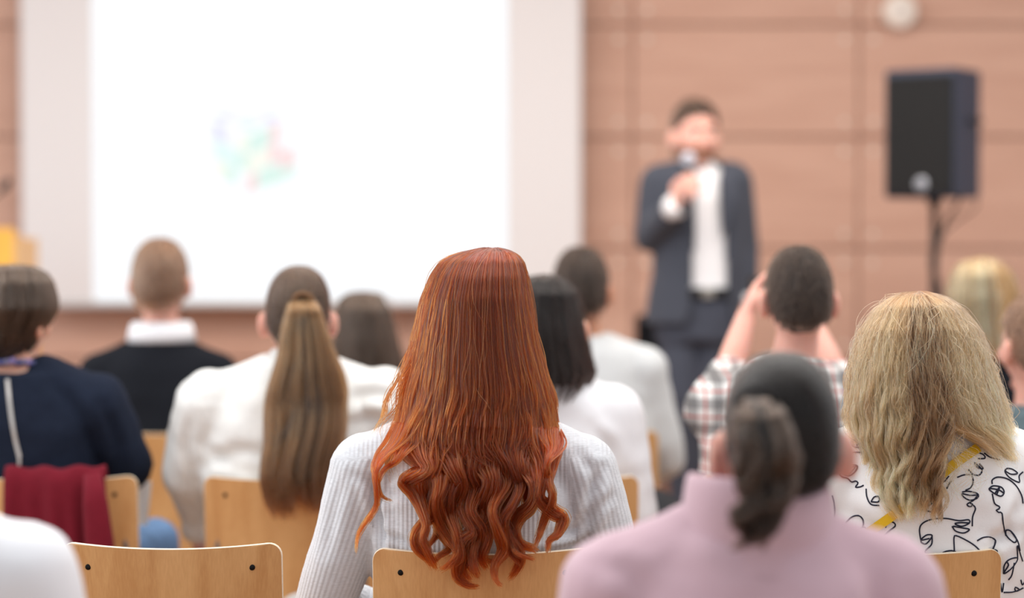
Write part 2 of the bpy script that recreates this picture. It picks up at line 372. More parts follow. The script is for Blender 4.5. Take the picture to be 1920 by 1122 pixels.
def make_chair():
    c = empty('lecture_chair', (0, 0, 0))
    v, f, rim = ply_panel(0.205, 0.82, 0.45, 0.026, 0.036, 0.14, 0.009, 0.014)
    me = bpy.data.meshes.new('backrest'); me.from_pydata(v.tolist(), [], f + rim); me.materials.append(PLY); me.materials.append(PLY_EDGE)
    for p in list(me.polygons)[len(f):]: p.material_index = 1
    bm = bmesh.new(); bm.from_mesh(me); bmesh.ops.recalc_face_normals(bm, faces=bm.faces); bm.to_mesh(me); bm.free(); me.shade_smooth(); me.set_sharp_from_angle(angle=math.radians(50))
    bk = bpy.data.objects.new('backrest', me); COL.objects.link(bk); bk.parent = c
    bv = bk.modifiers.new('edge', 'BEVEL'); bv.width = 0.0055; bv.segments = 4; bv.material = 1; bv.limit_method = 'ANGLE'; bv.angle_limit = math.radians(60)
    for sx in (-1, 1):
        for z in (0.775, 0.53):
            y = 0.034 * (0.152 / 0.2) ** 2 + (0.82 - z) * 0.14
            b = B(); tube(b, [(sx * 0.152, y + 0.002, z), (sx * 0.152, y - 0.0012, z), (sx * 0.152, y - 0.0022, z)], [0.0055, 0.0055, 0.004], 14); obj('screw', b, SCREW, bk, angle=40)
    b = B(); P = []
    rc = 0.04
    outline = []
    for (cx_, cy_, a0) in ((0.2 - rc, 0.08 + rc, -90), (0.2 - rc, 0.46 - rc, 0), (-0.2 + rc, 0.46 - rc, 90), (-0.2 + rc, 0.08 + rc, 180)):
        for a in np.linspace(a0, a0 + 90, 7): outline.append((cx_ + rc * math.cos(math.radians(a)), cy_ + rc * math.sin(math.radians(a))))
    n = len(outline)
    for zz in (0.438, 0.45):
        for x, y in outline: P.append((x, y, zz + 0.015 * (x / 0.2) ** 2 - 0.02 * max(0, (y - 0.38) / 0.08) ** 2))
    b.add(P, grid_faces(n, 2) + [tuple(range(n))[::-1], tuple(range(n, 2 * n))]); obj('seat', b, PLY, c, angle=50)
    for sx in (-1, 1):
        x = sx * 0.175
        b = B(); tube(b, catmull([(x * 1.12, -0.02, 0.0), (x * 1.05, 0.03, 0.2), (x, 0.085, 0.42), (x, 0.06, 0.6), (x * 0.95, 0.055, 0.72)], 16), 0.010, 10); obj('leg', b, STEEL, c)
        b = B(); tube(b, catmull([(x * 1.12, 0.45, 0.0), (x * 1.03, 0.42, 0.25), (x, 0.40, 0.42)], 10), 0.010, 10); obj('leg', b, STEEL, c)
        b = B(); tube(b, [(x, 0.08, 0.425), (x, 0.41, 0.425)], 0.009, 10); obj('side_rail', b, STEEL, c)
    b = B(); tube(b, [(-0.175, 0.25, 0.423), (0.175, 0.25, 0.423)], 0.008, 10); obj('cross_bar', b, STEEL, c)
    return c
def copy_tree(o, parent=None):
    c = o.copy(); COL.objects.link(c)
    if parent: c.parent = parent
    for ch in list(o.children): copy_tree(ch, c)
    return c
chair0 = make_chair(); used = [False]
def place_chair(px, Y, label, rz=0.0, dz=0.0):
    o = copy_tree(chair0) if used[0] else chair0; used[0] = True
    p = W(px, 1000, Y); o.location = (p[0], Y, dz); o.scale = (1, 1, 1.022); o.rotation_euler = (0, 0, math.radians(rz))
    return tag(o, label, 'chair', 'wooden lecture chairs')
YA, YB, YC, YD = 2.75, 3.9, 5.07, 6.25

# ------------------------------------------------------------------ people: shared anatomy
HA, HB, HC = 0.074, 0.096, 0.115
def head_shape(b, c, R=np.eye(3), s=1.0):
    c = np.asarray(c, float)
    P = []; nu, nv = 28, 22
    for j in range(nv):
        t = math.pi * j / (nv - 1)
        for i in range(nu):
            a = 2 * math.pi * i / nu; x, y, z = math.sin(t) * math.cos(a), math.sin(t) * math.sin(a), -math.cos(t)
            pn = (abs(x) ** 2.3 + abs(y) ** 2.3 + abs(z) ** 2.3) ** (1 / 2.3); k = 1.0
            if z >= 0: x, y, z = x / pn, y / pn, z / pn
            if z < 0: k = 1 - 0.30 * (-z) ** 1.6
            yy = y * HB
            if z < -0.2 and y < 0: yy *= 1 - 0.45 * min(1, (-z - 0.2) / 0.6)
            P.append((x * HA * k, yy + (0.010 if z < -0.3 and y > 0 else 0), z * HC))
    b.add(np.array(P) * s @ R.T + c, grid_faces(nu, nv))
    def at(x, y, z): return c + R @ (np.array([x, y, z]) * s)
    capsules(b, [at(0, 0.090, 0.012), at(0, 0.106, -0.022)], [0.009 * s, 0.014 * s], 10)            # nose
    for q in (-1, 1):
        sphere(b, at(q * 0.011, 0.099, -0.027), 0.010 * s, nu=10, nv=7)
        sphere(b, at(q * 0.040, 0.074, -0.020), 0.026 * s, nu=12, nv=8)                               # cheek
        capsules(b, [at(q * 0.014, 0.088, 0.030), at(q * 0.045, 0.074, 0.032)], [0.011 * s, 0.010 * s], 10)  # brow
        sphere(b, at(q * 0.087, -0.014, -0.010), np.array([0.010, 0.021, 0.036]) * s, R @ rotz(q * 0.55), nu=14, nv=10)  # ear
        capsules(b, [at(q * 0.070, 0.0, 0.0), at(q * 0.082, -0.004, -0.030)], [0.014 * s, 0.012 * s], 10)
    capsules(b, [at(-0.018, 0.093, -0.052), at(0.018, 0.093, -0.052)], [0.008 * s, 0.008 * s], 10)     # lips
    capsules(b, [at(-0.016, 0.091, -0.063), at(0.016, 0.091, -0.063)], [0.008 * s, 0.008 * s], 10)
    sphere(b, at(0, 0.078, -0.094), np.array([0.028, 0.022, 0.02]) * s, R, nu=12, nv=8)              # chin
    return at
def eyes(person, at, s=1.0):
    for q in (-1, 1):
        b = B(); sphere(b, at(q * 0.031, 0.081, 0.008), 0.0115 * s); e = obj('eye', b, EYE, person)
        b = B(); sphere(b, at(q * 0.031, 0.0905, 0.008), (0.006 * s, 0.004 * s, 0.006 * s)); obj('iris', b, IRIS, e)
def hand(b, w, f, nrm, side, curl=0.5, s=1.0, thumb=0.7):
    """five-fingered hand: wrist w, direction f, palm faces nrm, side = thumb side vector sign"""
    f = np.asarray(f, float); f /= np.linalg.norm(f); nrm = np.asarray(nrm, float); nrm = nrm - f * (nrm @ f); nrm /= np.linalg.norm(nrm)
    sd = np.cross(f, nrm) * side; w = np.asarray(w, float)
    P = lambda a, o, q=0.0: w + s * (f * a + sd * o + nrm * q)
    for o, a in ((-0.030, 0.082), (-0.010, 0.090), (0.011, 0.092), (0.031, 0.088)):
        capsules(b, [P(0.005, o * 0.55), P(a * 0.55, o * 0.85, -0.002), P(a, o)], [0.014 * s, 0.0135 * s, 0.0095 * s], 10)
    for o, a, ln, r in ((-0.033, 0.082, 0.060, 0.0075), (-0.011, 0.090, 0.076, 0.0082), (0.011, 0.092, 0.082, 0.0085), (0.033, 0.088, 0.074, 0.0083)):
        p = P(a, o); ang = curl * 0.6; pts = [p]
        for k, q in enumerate((0.46, 0.31, 0.23)):
            d = f * math.cos(ang) + nrm * math.sin(ang) + sd * o * 1.2 * (1 - curl * 0.5); d /= np.linalg.norm(d); p = p + d * ln * q * s; pts.append(p); ang += curl * 1.0
        capsules(b, pts, [r * 1.05 * s, r * s, r * 0.92 * s, r * 0.8 * s], 10)
    t0 = P(0.022, 0.024, 0.006); d = f * 0.55 + sd * 0.75 + nrm * 0.25 * thumb; d /= np.linalg.norm(d); t1 = t0 + d * 0.036 * s
    d2 = f * 0.9 + sd * (0.35 - 0.3 * thumb) + nrm * 0.55 * thumb; d2 /= np.linalg.norm(d2); t2 = t1 + d2 * 0.030 * s; d3 = d2 + nrm * 0.4 * thumb - sd * 0.25 * thumb; d3 /= np.linalg.norm(d3)
    capsules(b, [t0, t1, t2, t2 + d3 * 0.024 * s], [0.015 * s, 0.0115 * s, 0.0095 * s, 0.008 * s], 10)

def shoe(parent, c, yaw=0.0, s=1.0):
    R = rotz(yaw); b = B(); c = np.asarray(c, float)
    P = []
    for (y, hw, h) in ((-0.09, 0.022, 0.045), (-0.08, 0.034, 0.075), (-0.03, 0.038, 0.085), (0.03, 0.04, 0.065), (0.09, 0.045, 0.045), (0.14, 0.042, 0.038), (0.17, 0.026, 0.030), (0.178, 0.010, 0.024)):
        for k in range(12):
            a = 2 * math.pi * k / 12; P.append((hw * math.cos(a), y, 0.012 + h * 0.5 + h * 0.5 * math.sin(a)))
    b.add((np.array(P) * s) @ R.T + c, grid_faces(12, 8) + [tuple(range(12))[::-1], tuple(range(84, 96))]); o = obj('shoe', b, SHOE, parent)
    b = B(); P = []
    ol = [(-0.036, -0.09), (0.036, -0.09), (0.042, 0.0), (0.047, 0.09), (0.03, 0.17), (0, 0.184), (-0.03, 0.17), (-0.047, 0.09), (-0.042, 0.0)]
    for z in (0.0, 0.02):
        for x, y in ol: P.append((x, y, z))
    n = len(ol); b.add((np.array(P) * s) @ R.T + c, grid_faces(n, 2) + [tuple(range(n))[::-1], tuple(range(n, 2 * n))]); obj('sole', b, SOLE, o, smooth=False)

def seated(label, Yc, px, head_px, top_py, zs, sw, cloth, cloth_name, skin=SKIN, trousers=JEANS, bw=1.0, hair_t=0.012, head_dy=0.0, yaw=0.0, pitch=0.0,
           elbow=None, wrist=None, sleeve=None, wr=0.004, folds=(), infl=0.008, voxel=0.011, bvox=0.0085, neck_col=None, arm_r=1.0, ty=0.155, hands=True, ribs=False, extra=None, slope=0.0, hs=1.0, curls=(0.6, 0.6), nk=0.0, knees=None):
    """a person seated on a chair whose back stands at depth Yc, facing the stage"""
    x0 = W(px, 900, Yc + ty)[0]; Y0 = Yc; zt = W(head_px, top_py, Yc + ty + head_dy)[2]
    hc = W(head_px, top_py, Yc + ty + head_dy); hc[2] = zt - hair_t - HC * hs
    O = np.array([x0, Y0, 0.0]); T = lambda x, y, z: O + np.array([x, y, z])
    hx = hc[0] - x0
    el = elbow or [(-(sw + 0.005), ty + 0.03, zs - 0.31), (sw + 0.005, ty + 0.03, zs - 0.31)]
    wrs = wrist or [(-0.10, ty + 0.29, 0.63), (0.10, ty + 0.29, 0.63)]
    def torso(b, e, low=0.46, arms=True, to_wrist=True, nk=0.0):
        secs = [(0, ty + 0.03, low, 0.185 * bw + e, 0.125 + e * 0.6), (0, ty + 0.02, 0.56, 0.182 * bw + e, 0.122 + e * 0.6), (0, ty + 0.005, 0.70, 0.168 * bw + e, 0.112 + e), (0, ty - 0.005, zs - 0.20, 0.178 * bw + e, 0.112 + e),
                (0, ty - 0.005, zs - 0.10, 0.175 * bw + e, 0.108 + e), (0, ty, zs - 0.03, 0.150 * bw + e, 0.095 + e), (hx * 0.2, ty + 0.005, zs + 0.02 + slope * .3, 0.108 * bw + e, 0.078 + e), (hx * 0.35, ty + 0.005, zs + 0.055 + slope * .6, 0.068 + e, 0.062 + e)]
        if nk: secs = secs[:-2] + [(hx * 0.2, ty + 0.005, zs + 0.02 + slope * .3 + nk, 0.112 * bw + e, 0.080 + e)]
        secs = [(O[0] + s[0], O[1] + s[1]) + tuple(s[2:]) for s in secs]
        loft(b, secs, e=2.25)
        for i, q in enumerate((-1, 1)):
            sh = T(q * (sw - 0.062), ty + 0.0, zs - 0.052); capsules(b, [T(q * (0.055 if not nk else 0.085), ty + 0.0, zs + 0.0 + slope * .4 + nk * .6), sh], [0.052 + e, 0.060 + e])
            if arms:
                E, V = T(*el[i]), T(*wrs[i]); r = arm_r
                capsules(b, [sh, sh * 0.55 + E * 0.45, E], [0.060 * r + e, 0.053 * r + e, 0.043 * r + e])
                if to_wrist: capsules(b, [E, E * 0.6 + V * 0.4, V], [0.043 * r + e, 0.040 * r + e, 0.029 * r + e])
    kn = {q: (q * 0.12, ty + 0.42, 0.52) for q in (-1, 1)}; kn.update(knees or {}); an = {q: (kn[q][0] * 0.9, kn[q][1] - 0.01, 0.10) for q in (-1, 1)}
    # body: one continuous skin
    b = B(); torso(b, -0.006)
    Rh = rotz(yaw) @ rotx(pitch)
    at = head_shape(b, hc, Rh, hs)
    capsules(b, [T(hx * 0.3, ty + 0.005, zs + 0.0), np.array([hc[0], (T(0, ty, 0)[1] * 0.5 + hc[1] * 0.5), hc[2] - 0.075 * hs]), hc + [0, -0.012, -0.04]], [0.060, 0.052 * hs, 0.058 * hs])
    if hands:
        for i, q in enumerate((-1, 1)):
            E, V = T(*el[i]), T(*wrs[i]); f = V - E; dn = np.array([-q * 0.5, 0.1, -0.8]) if wrs[i][2] < 1.0 else np.array([-q * 1.0, 0.25, 0.0])
            hand(b, V, f, dn, (1 if i == 0 else -1) if wrs[i][2] < 1.0 else (-1 if i == 0 else 1) , curls[i])
    for q in (-1, 1):
        capsules(b, [T(q * 0.09, ty + 0.02, 0.53), T(*kn[q]), T(*an[q])], [0.07, 0.05, 0.035]); capsules(b, [T(an[q][0], an[q][1], 0.07), T(an[q][0], an[q][1] + 0.08, 0.045)], [0.035, 0.03])
    bme = remesh(b, bvox, 3, name='person')
    person = obj('person', bme, skin, loc=O); tag(person, label, 'person', 'seated audience')
    eyes(person, at, hs)
    # garment
    b = B(); torso(b, infl, low=0.44, to_wrist=(sleeve != 'short'), nk=nk)
    if extra: extra(b, T, hc)
    g = remesh(b, voxel, 5, name=cloth_name); co, no = coords(g)
    if wr: setco(g, co + no * (wr * lump(co, 22, abs(int(px)) + 3, aniso=(0.7, 0.7, 1.3)) + 0.4 * wr * lump(co, 55, abs(int(px)) + 9))[:, None])
    if folds:
        co, no = coords(g); bv = BVHTree.FromPolygons([Vector(v) for v in co], [tuple(q.vertices) for q in g.polygons]); st = []
        for pts, dep, w in folds:
            c3 = []
            for q in catmull(pts, 14):
                d_ = Vector(W(q[0], q[1], 4.0)) - Vector(CAM); hit = bv.ray_cast(Vector(CAM), d_.normalized(), 12)
                if hit[0] is not None: c3.append(np.array(hit[0]))
            if len(c3) > 2: st.append((c3, dep, w))
        creases(g, st)
    if ribs:
        co, no = coords(g); rib = (co[:, 0] - O[0]) * 1.0
        for i, q in enumerate((-1, 1)):
            sh, E, V = T(q * (sw - 0.062), ty, zs - 0.052), T(*el[i]), T(*wrs[i])
            d = (E - sh) / np.linalg.norm(E - sh); xx, yy, _ = frame(d); rel = co - sh
            arm = (q * (co[:, 0] - O[0]) > 0.195 + 0.15 * np.clip((zs - 0.16 - co[:, 2]), -0.2, 0.1)) & (co[:, 2] < zs - 0.02)
            ang_ = np.arctan2(rel @ xx, rel @ yy); rib[arm] = (ang_ * 0.052)[arm] + 3.0
        a = g.attributes.new('rib', 'FLOAT', 'POINT'); a.data.foreach_set('value', rib.astype(np.float32))
    garment = obj(cloth_name, g, cloth, person)
    # trousers and shoes
    b = B(); loft(b, [(O[0], O[1] + ty + 0.03, 0.455, 0.185, 0.13), (O[0], O[1] + ty + 0.02, 0.55, 0.178, 0.12)])
    for q in (-1, 1):
        capsules(b, [T(q * 0.09, ty + 0.03, 0.535), T(*kn[q]), T(an[q][0], an[q][1], 0.11)], [0.082, 0.066, 0.052])
    obj('trousers', remesh(b, 0.016, 4, name='trousers'), trousers, person)
    for q in (-1, 1): shoe(person, T(an[q][0], an[q][1] + 0.02, 0.0), -q * 0.1)
    return dict(o=person, O=O, T=T, hc=hc, R=Rh, at=at, g=garment, x0=x0, zs=zs, sw=sw, hs=hs)

def fit_rows(rows):
    r = np.array(rows, float); return r[:, 0], r[:, 1], r[:, 2]
def hair_shell(p, rows, Yb, Ys, end, m, rho=0.9, front=0.02, voxel=0.008, name='hair', cap=True, wv=0.003):
    """solid under-volume of the hair, filled between outline rows (photo pixels at depth)"""
    py, Lx, Rx = fit_rows(rows); yb = np.array(Yb, float); b = B(); secs = []
    for q in np.linspace(py[0] + 6, end, 16):
        l, r = np.interp(q, py, Lx), np.interp(q, py, Rx); yk = np.interp(q, yb[:, 0], yb[:, 1])
        A, C = W(l, q, Ys), W(r, q, Ys); z = A[2]
        fr = front if q > py[0] + 60 else front + 0.05 * (1 - (q - py[0]) / 60)
        secs.append(((A[0] + C[0]) / 2, Ys, z, max(0.004, (C[0] - A[0]) / 2 * rho), max(0.004, (Ys - yk) * rho), fr))
    loft(b, secs[::-1], n=32, e=2.0)
    if cap: sphere(b, p['hc'] + p['R'] @ np.array([0, -0.012, 0.010]), np.array([HA + 0.008, HB + 0.004, HC - 0.002]) * p['hs'], p['R'], nu=24, nv=16)
    me = remesh(b, voxel, 3, name=name); co, no = coords(me); setco(me, co + no * (wv * lump(co * np.array([1, 1, 0.15]), 260, 5))[:, None])
    return obj(name, me, m, p['o'])
def flow(rows, Yb, Ys, py, u, rho):
    """points on the hair surface: u in -1..1 across, py down"""
    a, Lx, Rx = fit_rows(rows); yb = np.array(Yb, float)
    l, r, yk = np.interp(py, a, Lx), np.interp(py, a, Rx), np.interp(py, yb[:, 0], yb[:, 1])
    x = (l + r) / 2 + (r - l) / 2 * u * rho
    y = Ys - (Ys - yk) * np.sqrt(np.clip(1 - u * u, 0, 1)) * rho
    return x, y
def long_strands(p, rows, Yb, Ys, n, ends, mats, rad=0.0006, M=26, wave=0.004, lam=70, start=None, clumps=60, fray=0.0015, seed=1, ur=(-1, 1), tight=0.5, tone_fn=None, name='hair_strands', power=1.7, rho=(0.88, 1.03), parent=None, fly=0.03):
    r = np.random.default_rng(seed); top = rows[0][0]; start = start or top + 120
    cu = np.sort(r.uniform(-1, 1, clumps)); cph = r.uniform(0, 6.28, clumps); cl = r.uniform(0.75, 1.3, clumps); ce = r.uniform(0, 1, clumps); ct = r.normal(0, 1, clumps); cd_ = r.normal(0, 1, clumps)
    out = np.zeros((n, M, 3)); tone = np.zeros(n); t = np.linspace(0, 1, M)
    for i in range(n):
        ph = r.uniform(-math.pi / 2, math.pi / 2) * 1.0; uu = math.sin(ph); k = int(np.argmin(abs(cu - uu))); rh = r.uniform(*rho)
        uu = ur[0] + (uu + 1) / 2 * (ur[1] - ur[0]); uk = ur[0] + (cu[k] + 1) / 2 * (ur[1] - ur[0])
        e = ends[0] + (ends[1] - ends[0]) * np.clip(0.65 * ce[k] + 0.35 * r.uniform(), 0, 1)
        py = top + (e - top) * t ** power; low = np.clip((py - start) / max(1, (e - start)), 0, 1)
        u = uu + (uk - uu) * tight * low
        x, y = flow(rows, Yb, Ys, py, np.clip(u, -1, 1), rh); P = W(x, py, y)
        s = (py - top) / lam / cl[k] * 6.28
        g = np.clip((py - start) / 150, 0, 1.5)
        P[:, 0] += wave * g * np.sin(s + cph[k]) ; P[:, 1] += wave * 0.7 * g * np.cos(s + cph[k]) - abs(cd_[k]) * 0.004 * low
        nx = r.normal(0, 1, 3); f_ = 4.0 if r.uniform() < fly else 1.0
        P += (fray * f_ * np.clip(t * 3, 0, 1))[:, None] * np.stack([np.sin(s * 0.5 + nx[0] * 3), np.cos(s * 0.43 + nx[1] * 3), np.sin(s * 0.3 + nx[2] * 3)], -1) + 0.0012 * f_ * nx * np.clip(t * 4, 0.1, 1)[:, None]
        out[i] = P; tone[i] = ct[k] * 0.6 + r.normal(0, 0.4)
        if tone_fn: tone[i] += tone_fn(uu, rh)
    return strands(name, out, rad, mats, parent or p['o'], np.clip(tone, -1.6, 1.6))
def skull_point(p, d, k=1.0, lift=0.0):
    """points over the skull ellipsoid in directions d (n,3)"""
    d = np.asarray(d, float); ln = np.linalg.norm(d, axis=1)[:, None]; d = d * ln / (np.sum(np.abs(d) ** 2.35, axis=1)[:, None] ** (1 / 2.35) + 1e-9)
    ax = np.array([HA + 0.003, HB + 0.008, HC + 0.004]) * k
    return p['hc'] + (d * ax + np.array([0, -0.008, 0.010])) @ p['R'].T + lift
def dirs_hair(n, r, zmin_back=-0.55, zmin_front=0.55, zside=-0.15, pw=0.9):
    out = []
    while len(out) < n:
        d = r.normal(size=3); d /= np.linalg.norm(d)
        lim = zside + (zmin_front - zside) * max(0, d[1]) ** 0.8 if d[1] > 0 else zside + (zmin_back - zside) * (-d[1]) ** pw
        if d[2] > lim: out.append(d)
    return np.array(out)
def short_hair(p, m_shell, m_str, n=1600, length=0.02, rad=0.0009, seed=3, back=-0.62, thick=0.006, name='hair', swirl=0.0, side=0.02, fr=0.62):
    b = B(); P = []; nu, nv = 36, 26; keep = []
    sphere(b, (0, 0, 0), 1, nu=nu, nv=nv); D = b.verts(); 
    lim = np.where(D[:, 1] > 0, side + (fr - side) * np.clip(D[:, 1], 0, 1) ** 0.8, side + (back - side) * np.clip(-D[:, 1], 0, 1) ** 0.55)
    over = np.clip((D[:, 2] - lim) / 0.12, -1.2, 1); k = 1.0 + np.where(over > 0, 0.0, 0.16 * over)   # sinks under the skin past the hairline
    P = skull_point(p, D * k[:, None], 1.0 + thick * 6)
    me = bpy.data.meshes.new(name); me.from_pydata(P.tolist(), [], b.f); co, no = coords(me); setco(me, co + no * (0.002 * lump(co, 120, seed))[:, None])
    sh = obj(name, me, m_shell, p['o'])
    r = np.random.default_rng(seed); D = dirs_hair(n, r, back, fr + 0.05, side + 0.02, 0.55); M = 6; out = np.zeros((n, M, 3))
    flow_d = np.stack([0.25 * D[:, 0] + swirl, -0.25 + 0 * D[:, 0], -1 + 0 * D[:, 0]], -1); flow_d[:, 1] -= 0.6 * (D[:, 1] > 0.1)
    tan = flow_d - D * np.sum(flow_d * D, 1)[:, None]; tan /= np.linalg.norm(tan, axis=1)[:, None] + 1e-6; tan += r.normal(0, 0.12, tan.shape)
    L_ = length * r.uniform(0.6, 1.3, n)
    for j in range(M):
        t = j / (M - 1); Dj = D + tan * (t * L_ / 0.1)[:, None]; Dj /= np.linalg.norm(Dj, axis=1)[:, None]
        out[:, j] = skull_point(p, Dj, 1.0 + thick * 6) + (Dj @ p['R'].T) * ((0.001 + 0.005 * t * r.uniform(0.3, 1.2, n)))[:, None]
    strands('hair_strands', out, rad, m_str, sh, r.normal(0, 0.5, n))
    return sh
def tied_scalp(p, m_shell, m_str, tie_dir, n=1200, rad=0.0009, seed=5, thick=0.004, back=-0.62):
    b = B(); sphere(b, (0, 0, 0), 1, nu=36, nv=26); D = b.verts(); side = 0.05
    lim = np.where(D[:, 1] > 0, side + (0.5 - side) * np.clip(D[:, 1], 0, 1) ** 0.8, side + (back - side) * np.clip(-D[:, 1], 0, 1) ** 0.9)
    over = np.clip((D[:, 2] - lim) / 0.12, -1.2, 1); k = 1.0 + np.where(over > 0, 0, 0.14 * over)
    me = bpy.data.meshes.new('hair'); me.from_pydata(skull_point(p, D * k[:, None], 1 + thick * 6).tolist(), [], b.f); sh = obj('hair', me, m_shell, p['o'])
    r = np.random.default_rng(seed); D = dirs_hair(n, r, back, 0.5, side); td = np.array(tie_dir, float); td /= np.linalg.norm(td); M = 10; out = np.zeros((n, M, 3))
    for j in range(M):
        t = j / (M - 1) * 0.97; d = D * (1 - t) + td * t; d /= np.linalg.norm(d, axis=1)[:, None]
        out[:, j] = skull_point(p, d, 1 + thick * 6 + 0.012) + 0.0006 * r.normal(size=(n, 1))
    strands('hair_strands', out, rad, m_str, sh, r.normal(0, 0.5, n)); return sh
def tail_strands(p, rows, Yrows, n, ends, m, rad=0.0009, seed=6, wave=0.003, lam=90, parent=None, shell=None, thick=0.6, tone_fn=None, curl0=0.0):
    """a ponytail: bundle following outline rows (photo px) at depth rows"""
    r = np.random.default_rng(seed); py, Lx, Rx = fit_rows(rows); yr = np.array(Yrows, float); M = 22; t = np.linspace(0, 1, M); out = np.zeros((n, M, 3)); tone = np.zeros(n)
    if shell:
        b = B(); secs = []
        for q in np.linspace(py[0], ends[0] - 15, 14):
            l, rr, y = np.interp(q, py, Lx), np.interp(q, py, Rx), np.interp(q, yr[:, 0], yr[:, 1]); A, C = W(l, q, y), W(rr, q, y)
            h = (C[0] - A[0]) / 2 * 0.82 * min(1, (ends[0] - 15 - q) / 40 + 0.15); secs.append(((A[0] + C[0]) / 2, y, A[2], max(h, 0.003), max(h * thick, 0.003)))
        loft(b, secs[::-1], n=20, e=2.0); me = remesh(b, 0.007, 3, name='ponytail'); co, no = coords(me); setco(me, co + no * (0.003 * lump(co * np.array([1, 1, 0.12]), 240, 3))[:, None])
        parent = obj('ponytail', me, shell, p['o'])
    K = 16; ca = r.uniform(0, 6.28, K); ck = np.sqrt(r.uniform(0.1, 1, K)); ct = r.normal(0, 1, K); ph = r.uniform(0, 6.28, K); ce = r.uniform(0, 1, K)
    for i in range(n):
        k = r.integers(K); e = ends[0] + (ends[1] - ends[0]) * (0.6 * ce[k] + 0.4 * r.uniform()); q = py[0] + (e - py[0]) * t
        l, rr, y = np.interp(q, py, Lx), np.interp(q, py, Rx), np.interp(q, yr[:, 0], yr[:, 1])
        a = ca[k] + r.normal(0, 0.35); rho = np.clip(ck[k] + r.normal(0, 0.15), 0.3, 1.05); hw = (rr - l) / 2
        P = W((l + rr) / 2 + hw * rho * math.cos(a), q, y); ppm = F_PX / y; P[:, 1] += hw / ppm * thick * rho * math.sin(a)
        g = np.clip((q - py[0]) / (0.5 * (e - py[0])), 0, 1); s = (q - py[0]) / lam * 6.28
        g = g + curl0 * np.clip((t - 0.6) / 0.4, 0, 1) ** 1.5; s = s * (1 + 0.4 * curl0 * np.clip(t - 0.6, 0, 1)); P[:, 0] += wave * g * np.sin(s + ph[k]); P[:, 1] += wave * 0.7 * g * np.cos(s + ph[k]); P += 0.0012 * r.normal(size=3)
        out[i] = P; tone[i] = 0.5 * ct[k] + r.normal(0, 0.4) + (tone_fn(a, rho) if tone_fn else 0)
    return strands('ponytail_strands', out, rad, m, parent or p['o'], np.clip(tone, -1.5, 1.5))
# ------------------------------------------------------------------ garments
def rib_mat(name, rgb, pitch=0.0085, strength=0.5):
    m = mat(name, rgb, 0.9, sheen=0.15, spec=0.2); nt = m.node_tree; N, L = nt.nodes, nt.links; p = N['Principled BSDF']
    at = N.new('ShaderNodeAttribute'); at.attribute_name = 'rib'
    mu = N.new('ShaderNodeMath'); mu.operation = 'MULTIPLY'; mu.inputs[1].default_value = 2 * math.pi / pitch; L.new(at.outputs['Fac'], mu.inputs[0])
    si = N.new('ShaderNodeMath'); si.operation = 'SINE'; L.new(mu.outputs[0], si.inputs[0])
    bp = N.new('ShaderNodeBump'); bp.inputs['Strength'].default_value = strength; bp.inputs['Distance'].default_value = 0.003; L.new(si.outputs[0], bp.inputs['Height']); L.new(bp.outputs[0], p.inputs['Normal'])
    tc = N.new('ShaderNodeTexCoord'); mp = N.new('ShaderNodeMapping'); mp.inputs['Scale'].default_value = (60, 60, 400); L.new(tc.outputs['Object'], mp.inputs[0])
    n = N.new('ShaderNodeTexNoise'); n.inputs['Scale'].default_value = 1.5; n.inputs['Detail'].default_value = 4; L.new(mp.outputs[0], n.inputs['Vector'])
    r = N.new('ShaderNodeMapRange'); r.inputs['From Min'].default_value = 0.3; r.inputs['From Max'].default_value = 0.7; r.inputs['To Min'].default_value = 0.86; r.inputs['To Max'].default_value = 1.06; L.new(n.outputs['Fac'], r.inputs['Value'])
    s = N.new('ShaderNodeVectorMath'); s.operation = 'SCALE'; s.inputs[0].default_value = lin(rgb)[:3]; L.new(r.outputs[0], s.inputs['Scale']); L.new(s.outputs[0], p.inputs['Base Color'])
    return m
